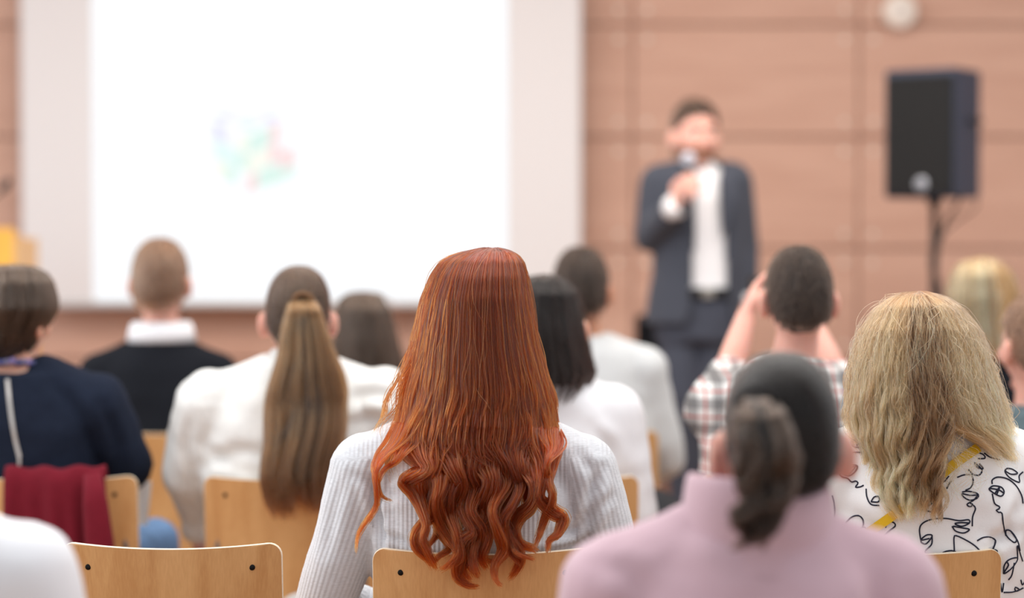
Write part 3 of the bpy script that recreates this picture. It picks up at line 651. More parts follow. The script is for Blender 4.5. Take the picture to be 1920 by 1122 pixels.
def plaid_mat(name):
    m = mat(name, (225, 222, 220), 0.9, spec=0.2); nt = m.node_tree; N, L = nt.nodes, nt.links; p = N['Principled BSDF']
    tc = N.new('ShaderNodeTexCoord'); sp = N.new('ShaderNodeSeparateXYZ'); L.new(tc.outputs['Object'], sp.inputs[0])
    def band(src, period, lo, hi, off=0.0):
        a = N.new('ShaderNodeMath'); a.operation = 'MULTIPLY_ADD'; a.inputs[1].default_value = 1 / period; a.inputs[2].default_value = off + 10; L.new(sp.outputs[src], a.inputs[0])
        f = N.new('ShaderNodeMath'); f.operation = 'FRACT'; L.new(a.outputs[0], f.inputs[0])
        g = N.new('ShaderNodeMath'); g.operation = 'GREATER_THAN'; g.inputs[1].default_value = lo; L.new(f.outputs[0], g.inputs[0])
        l = N.new('ShaderNodeMath'); l.operation = 'LESS_THAN'; l.inputs[1].default_value = hi; L.new(f.outputs[0], l.inputs[0])
        x = N.new('ShaderNodeMath'); x.operation = 'MULTIPLY'; L.new(g.outputs[0], x.inputs[0]); L.new(l.outputs[0], x.inputs[1]); return x
    cur = None
    base = N.new('ShaderNodeRGB'); base.outputs[0].default_value = lin((228, 226, 224)); cur = base.outputs[0]
    for (src, lo, hi, col, k) in (('X', 0.0, 0.42, (40, 40, 46), 0.55), ('Z', 0.0, 0.42, (40, 40, 46), 0.55), ('X', 0.66, 0.74, (190, 60, 48), 0.7), ('Z', 0.66, 0.74, (190, 60, 48), 0.7)):
        q = band(src, 0.062, lo, hi); mk = N.new('ShaderNodeMath'); mk.operation = 'MULTIPLY'; mk.inputs[1].default_value = k; L.new(q.outputs[0], mk.inputs[0])
        mx = N.new('ShaderNodeMix'); mx.data_type = 'RGBA'; L.new(mk.outputs[0], mx.inputs[0]); L.new(cur, mx.inputs[6]); mx.inputs[7].default_value = lin(col); cur = mx.outputs[2]
    L.new(cur, p.inputs['Base Color']); return m
RIB = rib_mat('rib_knit_grey', (214, 216, 221), strength=0.24); PLAID = plaid_mat('plaid_cotton')
PINK = mat('fleece_pink', (205, 172, 182), 0.95, var=0.05, vscale=14, bump=0.25, bscale=500, sheen=0.4, spec=0.15)
BLOUSE = mat('blouse_white', (240, 238, 238), 0.7, bump=0.08, bscale=300, spec=0.25)
WHITEK = mat('knit_white', (232, 232, 230), 0.9, bump=0.25, bscale=420, spec=0.2, var=0.04, vscale=60)
WHITES = mat('shirt_white', (238, 238, 242), 0.75, bump=0.08, bscale=300, spec=0.25)
GREYK = mat('knit_pale_grey', (205, 207, 208), 0.9, bump=0.2, bscale=420, spec=0.2)
BLACKK = mat('knit_black', (26, 28, 34), 0.95, bump=0.3, bscale=420, spec=0.15)
NAVYK = mat('knit_navy', (28, 35, 51), 0.95, bump=0.35, bscale=420, spec=0.15, var=0.1, vscale=60)
TEAL = mat('shirt_teal_grey', (96, 112, 118), 0.85, var=0.4, vscale=60, spec=0.2)
BURG = mat('wool_burgundy', (112, 26, 40), 0.95, bump=0.3, bscale=300, sheen=0.05, spec=0.12, var=0.08, vscale=40)
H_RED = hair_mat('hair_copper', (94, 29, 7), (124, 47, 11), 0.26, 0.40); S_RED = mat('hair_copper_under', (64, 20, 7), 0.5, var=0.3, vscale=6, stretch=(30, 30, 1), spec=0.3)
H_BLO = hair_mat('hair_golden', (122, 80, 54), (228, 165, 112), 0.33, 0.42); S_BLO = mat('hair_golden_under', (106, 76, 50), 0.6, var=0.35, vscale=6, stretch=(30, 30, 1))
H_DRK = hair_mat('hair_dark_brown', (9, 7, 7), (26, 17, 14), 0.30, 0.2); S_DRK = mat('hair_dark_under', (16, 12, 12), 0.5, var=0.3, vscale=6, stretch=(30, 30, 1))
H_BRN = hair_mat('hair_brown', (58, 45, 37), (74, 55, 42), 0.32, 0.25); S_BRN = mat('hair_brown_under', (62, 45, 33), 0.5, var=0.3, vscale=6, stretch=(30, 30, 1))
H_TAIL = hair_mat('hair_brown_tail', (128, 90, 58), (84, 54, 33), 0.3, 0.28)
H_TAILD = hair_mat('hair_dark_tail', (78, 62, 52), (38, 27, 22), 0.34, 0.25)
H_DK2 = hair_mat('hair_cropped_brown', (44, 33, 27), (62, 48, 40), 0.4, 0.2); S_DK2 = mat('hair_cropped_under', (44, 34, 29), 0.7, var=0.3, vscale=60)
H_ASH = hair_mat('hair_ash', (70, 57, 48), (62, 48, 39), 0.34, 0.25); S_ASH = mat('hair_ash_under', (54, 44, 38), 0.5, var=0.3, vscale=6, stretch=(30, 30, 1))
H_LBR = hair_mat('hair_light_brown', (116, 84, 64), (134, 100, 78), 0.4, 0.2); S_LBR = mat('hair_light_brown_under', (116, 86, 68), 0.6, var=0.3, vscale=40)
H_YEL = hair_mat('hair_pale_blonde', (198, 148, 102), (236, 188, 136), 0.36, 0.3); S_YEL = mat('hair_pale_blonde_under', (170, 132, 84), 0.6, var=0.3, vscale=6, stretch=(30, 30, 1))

# ------------------------------------------------------------------ chairs in their rows
place_chair(314, YB, 'empty plywood chair with two black screws beside the red-haired woman', -1.0, 0.01)
place_chair(905, YB, 'plywood chair the red-haired woman sits on', 0)
place_chair(1674, YB, 'plywood chair of the blonde woman in the printed blouse', -3)
place_chair(92, YC, 'plywood chair with a burgundy jacket over its back', 3)
place_chair(540, YC, 'plywood chair of the woman with the long brown ponytail', 1)
place_chair(1040, YC, 'plywood chair of the dark-haired woman in the white blouse', 2)
place_chair(1480, YC, 'plywood chair of the man in the checked shirt', 0)
place_chair(1925, YC, 'plywood chair of the cropped-haired man at the picture edge', 0)
place_chair(298, YD, 'plywood chair of the man in black jumper with white collar', 0)
place_chair(690, YD, 'plywood chair hidden behind the ponytail woman, of the brown-haired woman', 0)
place_chair(1105, YD, 'plywood chair of the man in the pale grey jumper', 0)
place_chair(1850, YD, 'plywood chair of the pale blonde woman near the loudspeaker stand', 0)
place_chair(1412, YA, 'plywood chair under the woman in the pink fleece', 0)
place_chair(-170, YA, 'plywood chair under the person in white at the picture corner', 0)

# ------------------------------------------------------------------ the red-haired woman
def wr_(px, py, Y): return W(px, py, Y)
Yt = YB + 0.15
red_folds = []
for pts, d, w in (([(700, 880), (706, 930), (716, 985), (716, 1040)], 0.013, 0.010), ([(1128, 880), (1112, 930), (1104, 985), (1104, 1040)], 0.013, 0.010),
                  ([(706, 1000), (740, 1010), (790, 1035)], 0.006, 0.008), ([(704, 935), (750, 925), (800, 930)], 0.005, 0.010), ([(716, 1020), (770, 1045), (830, 1050)], 0.006, 0.008),
                  ([(1106, 960), (1080, 990), (1020, 1010)], 0.006, 0.009), ([(1104, 1010), (1060, 1030), (1000, 1040)], 0.006, 0.008), ([(1085, 850), (1110, 890), (1105, 940)], 0.006, 0.009),
                  ([(660, 890), (690, 905), (712, 940)], 0.005, 0.009), ([(1150, 930), (1125, 950), (1108, 985)], 0.005, 0.009), ([(640, 900), (625, 960), (612, 1040)], 0.004, 0.012), ([(735, 870), (728, 920), (735, 980)], 0.004, 0.012)):
    red_folds.append((pts, d, w))
def proj_folds(lst, Y):
    return lst
red = seated('woman with very long wavy copper-red hair in a ribbed pale grey jumper', YB, 890, 897, 469, 1.018, 0.264, RIB, 'jumper', skin=SKIN2, bw=1.06, hair_t=0.016, wr=0.0022, infl=0.009, voxel=0.007, ribs=True, folds=red_folds,
             elbow=[(-0.292, 0.17, 0.70), (0.285, 0.17, 0.70)], wrist=[(-0.14, 0.42, 0.64), (0.14, 0.42, 0.64)], arm_r=1.08, slope=0.06, hs=0.93)
R_ROWS = [(466, 917, 929), (468.5, 893, 944), (474, 866, 961), (482, 844, 972), (495, 825, 980), (520, 808, 987), (560, 792, 994), (600, 783, 1001), (650, 773, 1011), (700, 763, 1025), (750, 751, 1040), (800, 734, 1048), (850, 718, 1048), (900, 716, 1046), (1000, 760, 1045), (1100, 850, 980)]
R_YB = [(467, 4.06), (475, 4.0), (490, 3.965), (520, 3.94), (560, 3.922), (620, 3.912), (700, 3.902), (800, 3.888), (1000, 3.872), (1110, 3.862)]
R_YS = 4.06
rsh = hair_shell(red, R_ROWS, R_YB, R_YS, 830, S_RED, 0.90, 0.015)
LOCKS = [  # traced down the back, crop coordinates (x3.4 from 680,780); weight, width
 ([(260, 30), (190, 170), (110, 270), (75, 370), (85, 470), (85, 570), (40, 650), (-30, 760), (-42, 880)], 0.3, 0.28),
 ([(300, 120), (220, 280), (130, 350), (100, 430), (120, 510), (190, 545)], 0.18, 0.25),
 ([(330, 60), (360, 260), (390, 340), (310, 395), (268, 425), (320, 490), (370, 600), (400, 700), (385, 790), (420, 880), (460, 970)], 0.9, 0.8),
 ([(400, 60), (440, 300), (400, 430), (430, 550), (450, 640), (380, 690), (330, 770), (350, 850), (430, 920), (465, 985)], 1.0, 0.9),
 ([(470, 60), (500, 400), (470, 560), (500, 680), (560, 790), (600, 860), (560, 940), (490, 985)], 1.0, 1.0),
 ([(540, 60), (610, 330), (560, 480), (540, 620), (500, 720), (555, 840), (480, 900), (440, 950)], 1.0, 0.9),
 ([(590, 60), (700, 280), (810, 380), (720, 450), (690, 520), (770, 620), (740, 690), (660, 770), (640, 850), (690, 950), (740, 1040)], 1.3, 1.1),
 ([(680, 60), (720, 300), (680, 480), (640, 600), (700, 740), (640, 800), (610, 940), (610, 1030), (680, 1085), (745, 1085)], 1.2, 1.0),
 ([(780, 60), (790, 300), (820, 420), (780, 560), (760, 700), (720, 800), (700, 900), (720, 1010)], 1.2, 1.2),
 ([(870, 60), (850, 300), (900, 430), (830, 600), (870, 740), (900, 850), (840, 960), (850, 1050), (890, 1090)], 1.0, 0.9),
 ([(920, 60), (960, 350), (920, 500), (900, 620), (930, 760), (1000, 880), (990, 960), (930, 1050)], 1.0, 0.9),
 ([(990, 60), (1000, 330), (1060, 480), (1060, 600), (980, 700), (1000, 810), (1090, 850), (1120, 872)], 1.0, 0.9),
 ([(1070, 60), (1060, 300), (1100, 430), (1080, 560), (1000, 640), (960, 740), (960, 850), (1010, 890), (1100, 920)], 0.9, 0.8),
 ([(1140, 60), (1150, 300), (1140, 420), (1130, 530), (1220, 620), (1275, 660), (1240, 760), (1190, 790), (1180, 880)], 1.0, 0.9),
 ([(1190, 60), (1190, 300), (1190, 420), (1210, 520), (1160, 660), (1120, 780), (1090, 850)], 0.6, 0.6),
 ([(1230, 60), (1225, 200), (1170, 320), (1190, 450), (1230, 600)], 0.5, 0.5),
 ([(640, 60), (640, 300), (740, 420), (690, 600), (760, 740), (730, 860), (640, 960), (690, 1060)], 1.2, 1.0),
 ([(850, 60), (900, 300), (860, 500), (850, 620), (910, 700), (940, 800), (860, 930), (780, 920)], 0.9, 0.8),
 ([(500, 60), (560, 300), (620, 450), (560, 600), (600, 760), (620, 900), (560, 960)], 1.0, 1.0),
 ([(740, 60), (700, 350), (760, 500), (740, 620), (800, 760), (760, 900), (800, 980)], 1.0, 1.0),
 ([(1030, 60), (950, 300), (1000, 450), (960, 560), (900, 660), (900, 780), (960, 900), (1000, 950)], 0.8, 0.8),
 ([(430, 60), (400, 250), (460, 420), (440, 560), (480, 660), (470, 760), (400, 860)], 0.7, 0.8)]
def red_locks():
    r = np.random.default_rng(21); out = []; tone = []; MU, ML = 18, 34
    a, Lx, Rx = fit_rows(R_ROWS)
    for k, (pts, wgt, wid) in enumerate(LOCKS):
        pp = np.array([(680 + x / 3.4, 780 + y / 3.4) for x, y in pts]); path = catmull(pp, ML); x8, y8 = path[0]
        ph = r.uniform(0, 6.28); kt = r.normal(0, 1.0); n = int(260 * wgt); ydep = r.uniform(-0.007, 0.010)
        d = np.gradient(path, axis=0); d /= np.linalg.norm(d, axis=1)[:, None] + 1e-9; nrm = np.stack([d[:, 1], -d[:, 0]], -1)
        for i in range(n):
            off = np.clip(r.normal(0, 0.9), -1.7, 1.7); offy = r.normal(0, 1); s = np.linspace(0, 1, ML)
            width = (10.0 * wid) * (1 - 0.42 * np.clip(s * 1.4, 0, 1)) * (1 - 0.5 * np.clip((s - 0.75) / 0.25, 0, 1)) * (1 + 0.25 * np.sin(s * 13 + ph))
            spr = 16 * (1 - np.clip(s * 2.2, 0, 1)) ** 1.3                                     # fanned out where it leaves the mass
            low = path + nrm * (off * width)[:, None]; low[:, 0] += off * spr
            jt = r.normal(0, 1, 4); am = (5.0 if r.uniform() < 0.10 else 1.6)
            low += np.stack([am * np.sin(s * (8 + 3 * jt[2]) + jt[0] * 3), 0.8 * am * np.sin(s * (7 + 3 * jt[3]) + jt[1] * 3)], -1) * np.clip(s * 3, 0, 1)[:, None]
            cut = r.uniform(0.86, 1.0); low = np.stack([np.interp(s * cut, s, low[:, 0]), np.interp(s * cut, s, low[:, 1])], -1)
            fx0, _ = flow(R_ROWS, R_YB, R_YS, low[:, 1], np.clip((low[0, 0] - np.interp(low[0, 1], a, Lx)) / (np.interp(low[0, 1], a, Rx) - np.interp(low[0, 1], a, Lx)) * 2 - 1, -1, 1), 1.0)
            wq = np.clip(s / 0.28, 0, 1); wq = wq * wq * (3 - 2 * wq); low[:, 0] = fx0 * (1 - wq) + low[:, 0] * wq
            u8 = np.clip((low[0, 0] - np.interp(y8, a, Lx)) / (np.interp(y8, a, Rx) - np.interp(y8, a, Lx)) * 2 - 1, -1, 1)
            rh = r.uniform(0.9, 1.02)
            q = 467 + (y8 - 467) * np.linspace(0, 1, MU, endpoint=False) ** 1.8
            du = u8 + 0.012 * np.sin(q / 60 + ph) * np.clip((q - 500) / 150, 0, 1); x, y = flow(R_ROWS, R_YB, R_YS, q, np.clip(du, -1, 1), rh); up = W(x, q, y)
            yb = np.interp(low[:, 1], *np.array(R_YB).T); xx, y0 = flow(R_ROWS, R_YB, R_YS, np.array([y8]), np.array([u8]), rh)
            yl = yb + (y0[0] - np.interp(y8, *np.array(R_YB).T)) * (1 - np.clip(s * 2.5, 0, 1)) + ydep * s * 2 + 0.011 * np.sin(ph + s * 11) * np.clip(s * 3, 0, 1) + offy * 0.0045 * (1 - 0.5 * s)
            lo = W(low[:, 0], low[:, 1], yl); P = np.vstack([up, lo]); P += 0.0009 * r.normal(size=3)
            # drop a short cut off the end so the tips are uneven
            out.append(P); tone.append(kt * 0.5 + r.normal(0, 0.7))
    o = np.array(out); return o, np.array(tone)
o_, t_ = red_locks(); strands('wavy_locks', o_, 0.00078, H_RED, rsh, np.clip(t_, -1.4, 1.4))
long_strands(red, R_ROWS, R_YB, R_YS, 2600, (770, 900), H_RED, 0.0007, M=30, wave=0.009, lam=120, start=690, clumps=52, fray=0.001, seed=4, tight=0.45, parent=rsh, rho=(0.93, 1.02))
long_strands(red, R_ROWS, R_YB, R_YS, 40, (700, 960), H_RED, 0.0004, M=26, wave=0.005, lam=120, start=600, clumps=40, fray=0.006, seed=9, parent=rsh, rho=(1.0, 1.06), name='flyaway_strands')
# lock falling forward over her left shoulder
L_ROWS = [(640, 770, 800), (690, 752, 785), (740, 728, 775), (790, 706, 750), (830, 690, 730)]
long_strands(red, L_ROWS, [(640, 4.0), (830, 4.0)], 4.06, 90, (720, 835), H_RED, 0.0006, wave=0.006, lam=80, start=660, clumps=12, fray=0.004, seed=14, parent=rsh, power=1.0, name='shoulder_lock')

# ------------------------------------------------------------------ the blonde woman in the printed blouse
blo = seated('woman with frizzy golden blonde hair in a white blouse with black line drawings', YB, 1745, 1722, 556, 1.02, 0.25, BLOUSE, 'blouse', skin=SKIN2, bw=1.08, hair_t=0.02, wr=0.004, infl=0.012, voxel=0.009,
             elbow=[(-0.29, 0.2, 0.70), (0.27, 0.16, 0.66)], arm_r=1.15, slope=0.03,
             folds=proj_folds([([(1880, 990), (1860, 1040), (1880, 1090)], 0.012, 0.012), ([(1915, 940), (1890, 1000), (1880, 1060)], 0.010, 0.012), ([(1840, 1000), (1880, 1010), (1915, 990)], 0.006, 0.01), ([(1590, 960), (1640, 1000), (1660, 1050)], 0.005, 0.014)], 3.96))
B_ROWS = [(547, 1722, 1726), (551, 1695, 1748), (560, 1668, 1772), (580, 1642, 1802), (620, 1614, 1834), (660, 1600, 1852), (700, 1591, 1866), (740, 1586, 1880), (780, 1584, 1892), (820, 1592, 1905), (880, 1620, 1920)]
B_YB = [(547, 4.06), (555, 3.99), (575, 3.95), (620, 3.925), (700, 3.905), (800, 3.893), (880, 3.888), (990, 3.886)]
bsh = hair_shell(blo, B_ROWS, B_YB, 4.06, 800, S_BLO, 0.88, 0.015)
def tone_b(u, rh): return 0.9 if u < -0.05 else (-1.0 if u < 0.5 else 0.0)
def sub_rows(rows, u0, u1, tail):
    a, l, r = fit_rows(rows); c = (l + r) / 2; h = (r - l) / 2
    return [(q, cc + hh * u0, cc + hh * u1) for q, cc, hh in zip(a, c, h) if q <= tail[0][0] - 25] + list(tail)
LEFT = sub_rows(B_ROWS, -1.0, 0.32, [(820, 1594, 1782), (860, 1618, 1768), (900, 1622, 1764), (940, 1640, 1772), (985, 1690, 1755)])
RIGHT = sub_rows(B_ROWS, 0.1, 1.0, [(800, 1785, 1900), (830, 1840, 1914), (860, 1872, 1932), (900, 1900, 1946)])
def flat_strands(p, rows, full, Yb, Ys, **k):
    """strands spread across a sub-curtain, depth taken from the whole head of hair"""
    r = np.random.default_rng(k['seed']); n, M = k['n'], k.get('M', 34); top = rows[0][0]; a, l, R_ = fit_rows(rows); fa, fl_, fr_ = fit_rows(full); yb = np.array(Yb); t = np.linspace(0, 1, M)
    C = k['clumps']; cu = np.sort(r.uniform(0, 1, C)); cph = r.uniform(0, 6.28, C); cl = r.uniform(0.7, 1.35, C); ce = r.uniform(0, 1, C); ct = r.normal(0, 1, C); out = np.zeros((n, M, 3)); tone = np.zeros(n)
    for i in range(n):
        u = r.uniform(); kk = int(np.argmin(abs(cu - u))); e = k['ends'][0] + (k['ends'][1] - k['ends'][0]) * (0.6 * ce[kk] + 0.4 * r.uniform()); q = top + (e - top) * t ** 1.6
        low = np.clip((q - k['start']) / (e - k['start']), 0, 1); uu = u + (cu[kk] - u) * k.get('tight', 0.6) * low ** 0.7
        x = np.interp(q, a, l) + (np.interp(q, a, R_) - np.interp(q, a, l)) * uu
        c0, h0 = (np.interp(q, fa, fl_) + np.interp(q, fa, fr_)) / 2, (np.interp(q, fa, fr_) - np.interp(q, fa, fl_)) / 2
        s0 = np.clip((x - c0) / h0, -1, 1); rh = r.uniform(*k.get('rho', (0.9, 1.04))); y = Ys - (Ys - np.interp(q, yb[:, 0], yb[:, 1])) * np.sqrt(1 - np.minimum(s0 * s0, 0.98)) * rh
        P = W(c0 + (x - c0) * rh, q, y); s = (q - top) / k['lam'] / cl[kk] * 6.28; g = np.clip((q - top - 90) / 230, 0, 1.2)
        P[:, 0] += k['wave'] * g * np.sin(s + cph[kk]); P[:, 1] += k['wave'] * 0.8 * g * np.cos(s + cph[kk])
        nx = r.normal(0, 1, 3); ff = k['fray'] * (4 if r.uniform() < 0.05 else 1) * np.clip(t * 3, 0, 1)
        P += ff[:, None] * np.stack([np.sin(s * 0.63 + nx[0] * 3), np.cos(s * 0.53 + nx[1] * 3), 0.6 * np.sin(s * 0.71 + nx[2] * 3)], -1) + 0.0014 * nx * np.clip(t * 5, 0.15, 1)[:, None]
        out[i] = P; tone[i] = 0.55 * ct[kk] + r.normal(0, 0.45) + (k['tone'](u) if k.get('tone') else 0)
    return strands(k['name'], out, k['rad'], k['m'], k['parent'], np.clip(tone, -2.2, 1.8))
flat_strands(blo, LEFT, B_ROWS, B_YB, 4.06, n=5200, ends=(900, 985), start=700, clumps=42, lam=95, wave=0.0060, tight=0.5, fray=0.0026, seed=31, rad=0.00055, m=H_BLO, parent=bsh, name='wavy_strands', tone=lambda u: 0.5 if u < 0.62 else -1.3)
flat_strands(blo, RIGHT, B_ROWS, B_YB, 4.06, n=3200, ends=(785, 895), start=700, clumps=40, lam=85, wave=0.0035, fray=0.0032, seed=32, rad=0.00055, m=H_BLO, parent=bsh, name='wavy_strands', tone=lambda u: -1.3 if u < 0.35 else 0.2, tight=0.5)
flat_strands(blo, B_ROWS[:9] + [(830, 1590, 1890)], B_ROWS, B_YB, 4.06, n=1100, ends=(640, 820), start=600, clumps=60, lam=95, wave=0.004, fray=0.0042, seed=33, rad=0.0004, m=H_BLO, parent=bsh, name='frizz_strands', tone=lambda u: 0.5)
flat_strands(blo, B_ROWS[:9] + [(830, 1590, 1890)], B_ROWS, B_YB, 4.06, n=420, ends=(620, 840), start=600, clumps=120, lam=130, wave=0.004, fray=0.007, seed=36, rad=0.00032, m=H_BLO, parent=bsh, name='flyaway_strands', tone=lambda u: 1.0, rho=(0.99, 1.09))
WISP = sub_rows(B_ROWS, 0.2, 0.5, [(820, 1770, 1800), (860, 1770, 1840), (900, 1780, 1850), (960, 1770, 1830)])
flat_strands(blo, WISP, B_ROWS, B_YB, 4.06, n=60, ends=(880, 960), start=760, clumps=7, lam=50, wave=0.011, fray=0.003, seed=34, rad=0.00045, m=H_BLO, parent=bsh, name='loose_wisps', tone=lambda u: 0.6)

# printed line drawings on the blouse: strokes laid on the cloth (crop x3.28 from 1560,780)
PRINT = [
 [(115, 160), (130, 190), (180, 195), (235, 178)], [(115, 160), (150, 130), (200, 122), (190, 150), (150, 185)], [(75, 250), (130, 225), (250, 235)],
 [(40, 350), (60, 310), (120, 302), (155, 310), (140, 345), (100, 370), (60, 345), (90, 320), (150, 312)], [(40, 350), (60, 375), (95, 385), (120, 408), (145, 402), (160, 415), (145, 440), (175, 438), (195, 428)], [(70, 345), (110, 320), (100, 360), (140, 320)],
 [(210, 450), (215, 500), (240, 545), (290, 552)], [(240, 530), (260, 500), (290, 500), (285, 530), (240, 530)],
 [(75, 672), (120, 625), (165, 615), (190, 640), (190, 680), (165, 712)], [(170, 700), (195, 685), (210, 700), (190, 722), (165, 715)], [(0, 490), (12, 540), (15, 610), (0, 660)], [(0, 685), (40, 690), (75, 712)],
 [(310, 748), (350, 710), (388, 680), (380, 658), (340, 650), (330, 690)], [(385, 790), (350, 752), (340, 770), (375, 805)], [(385, 788), (440, 790), (500, 815), (540, 860), (525, 870), (480, 850), (460, 850)], [(455, 880), (490, 880), (500, 900), (470, 900)],
 [(510, 310), (560, 318), (590, 345), (600, 370)], [(660, 412), (690, 405), (720, 372)], [(705, 450), (720, 420), (735, 400)], [(550, 490), (550, 525), (580, 555), (615, 540), (600, 522), (570, 530)], [(580, 585), (610, 590), (640, 578)],
 [(548, 780), (538, 700), (560, 660), (620, 636), (700, 632), (780, 645), (840, 640), (845, 660), (800, 680), (755, 665), (790, 658), (840, 660)], [(738, 680), (760, 710), (810, 722), (845, 700), (800, 690), (745, 680)], [(548, 780), (575, 790), (605, 760), (615, 735), (580, 735), (548, 765), (600, 755)], [(615, 735), (612, 790), (575, 830), (580, 850), (620, 880), (635, 915)],
 [(800, 470), (840, 465), (895, 480), (895, 505), (850, 520), (810, 500), (800, 480), (850, 490), (900, 487)], [(858, 362), (868, 400), (855, 440), (820, 460)], [(770, 380), (810, 365), (858, 362)], [(895, 490), (870, 520), (830, 545), (850, 560), (865, 545), (850, 538)], [(862, 545), (882, 570), (865, 620), (862, 680)],
 [(838, 330), (870, 362), (905, 365), (922, 335), (890, 300), (875, 290), (895, 320), (930, 325), (905, 295)], [(890, 225), (930, 240), (940, 262), (895, 265)], [(935, 230), (970, 255), (1030, 272)],
 [(1062, 340), (1075, 325), (1110, 330), (1140, 355), (1100, 360), (1062, 340), (1090, 380), (1150, 410), (1150, 370), (1175, 345)],
 [(985, 420), (985, 395), (1020, 378), (1080, 390), (1130, 430), (1165, 490), (1175, 540)], [(965, 450), (990, 432), (1040, 440), (1058, 470), (1040, 495), (1000, 480), (965, 450), (1020, 455), (1055, 475)], [(1000, 480), (1030, 440), (1010, 490)], [(985, 480), (1000, 540), (1030, 560), (1025, 575), (1010, 580), (1025, 595), (1045, 600), (1055, 680), (1075, 740), (1120, 780), (1135, 760), (1100, 710), (1070, 705), (1070, 740)], [(1100, 710), (1140, 770), (1155, 830)],
 [(720, 910), (750, 850), (750, 750), (770, 740), (850, 780), (900, 820), (915, 850), (895, 880)], [(650, 870), (690, 838), (740, 830), (750, 845), (700, 870), (650, 870)], [(738, 905), (755, 835), (775, 870), (780, 892)], [(830, 890), (832, 845), (855, 850), (880, 885)],
 [(893, 770), (930, 750), (975, 748), (1005, 770), (990, 820), (985, 840), (1010, 860), (1015, 830), (995, 825)], [(985, 840), (1010, 872)],
 [(1055, 970), (1060, 920), (1090, 885), (1140, 875), (1120, 920), (1080, 960), (1055, 970), (1085, 920), (1075, 900)], [(1120, 905), (1105, 980), (1085, 1010)], [(1140, 875), (1140, 800), (1160, 860), (1172, 895)], [(1035, 1030), (1045, 1085), (1055, 1030)], [(1055, 1088), (1110, 1085), (1150, 1070), (1125, 1055), (1130, 1080), (1175, 1060)], [(1160, 1010), (1170, 1040), (1185, 1020)]]
def print_lines(p, strokes, m):
    g = p['g']; me = g.data; M4 = np.array(g.parent.location)
    vs = [Vector(v.co) + Vector(M4) for v in me.vertices]; bv = BVHTree.FromPolygons(vs, [tuple(q.vertices) for q in me.polygons])
    for s in strokes:
        b = B()
        s = np.array(s, float); px = np.stack([1560 + s[:, 0] / 3.28, 780 + s[:, 1] / 3.28], -1)
        c = catmull(px, max(8, int(np.linalg.norm(np.diff(px, axis=0), axis=1).sum() / 3))) if len(px) > 2 else px; pts = []
        for q in c:
            w = Vector(W(q[0], q[1], 3.0)); d = Vector(W(q[0], q[1], 4.0)) - w; h = bv.ray_cast(w, d.normalized(), 3)
            if h[0] is not None and (not pts or abs(h[0].y - pts[-1][1]) < 0.05): pts.append(np.array(h[0] + h[1] * 0.0004 * (1 if h[1].y < 0 else -1)))
            elif len(pts) > 3: break
        if len(pts) > 3: tube(b, pts, 0.0015, 5); obj('printed_line', b, m, g)
INK = mat('print_ink', (30, 32, 52), 0.8)
print_lines(blo, PRINT + [[(x - 860, y - 20) for x, y in s_] for s_ in PRINT if max(q[0] for q in s_) < 850 and min(q[0] for q in s_) > 280], INK)
def on_cloth(p, pix, Y0=3.0, lift=0.002):
    g = p['g']; me = g.data; M4 = np.array(g.parent.location); vs = [Vector(v.co) + Vector(M4) for v in me.vertices]; bv = BVHTree.FromPolygons(vs, [tuple(q.vertices) for q in me.polygons]); out = []; nn = []
    for q in pix:
        w = Vector(W(q[0], q[1], 1.5)); d = Vector(W(q[0], q[1], 4.0)) - w; h = bv.ray_cast(w, d.normalized(), 8)
        if h[0] is not None:
            n = h[1] if h[1].y < 0 else -h[1]; out.append(np.array(h[0] + n * lift)); nn.append(np.array(n))
    return np.array(out), np.array(nn)
def ribbon(b, P, Nn, width, th):
    """flat band lying on a surface"""
    P = np.asarray(P); V = []
    for i in range(len(P)):
        d = P[min(i + 1, len(P) - 1)] - P[max(i - 1, 0)]; d /= np.linalg.norm(d); s = np.cross(d, Nn[i]); s /= np.linalg.norm(s)
        for a, c in ((-1, 0), (1, 0), (1, 1), (-1, 1)): V.append(P[i] + s * a * width / 2 + Nn[i] * th * c)
    f = grid_faces(4, len(P)) + [(0, 1, 2, 3)[::-1], tuple(range(4 * len(P) - 4, 4 * len(P)))]
    return b.add(V, f)
sp, sn = on_cloth(blo, catmull([(1832, 842), (1790, 870), (1730, 920), (1680, 962), (1628, 1000), (1560, 1050), (1500, 1098)], 40), lift=0.003)
k = 4; up = [sp[0] + np.array([0.03, 0.07, 0.02]), sp[0] + np.array([0.018, 0.035, 0.018])]
nrm_s = np.array([np.mean(sn[max(0, i - 4):i + 5], axis=0) for i in range(len(sn))]); nrm_s /= np.linalg.norm(nrm_s, axis=1)[:, None]
sm_ = sp.copy()
for _ in range(6): sm_[1:-1] = 0.5 * sm_[1:-1] + 0.25 * (sm_[:-2] + sm_[2:])
sm_ += nrm_s * 0.004
b = B(); ribbon(b, sm_, nrm_s, 0.0175, 0.0018)
tag(obj('bag_strap', b, mat('strap_yellow', (226, 182, 24), 0.6, bump=0.2, bscale=500), loc=sm_[0], angle=40), 'yellow bag strap running diagonally across the printed white blouse', 'strap')

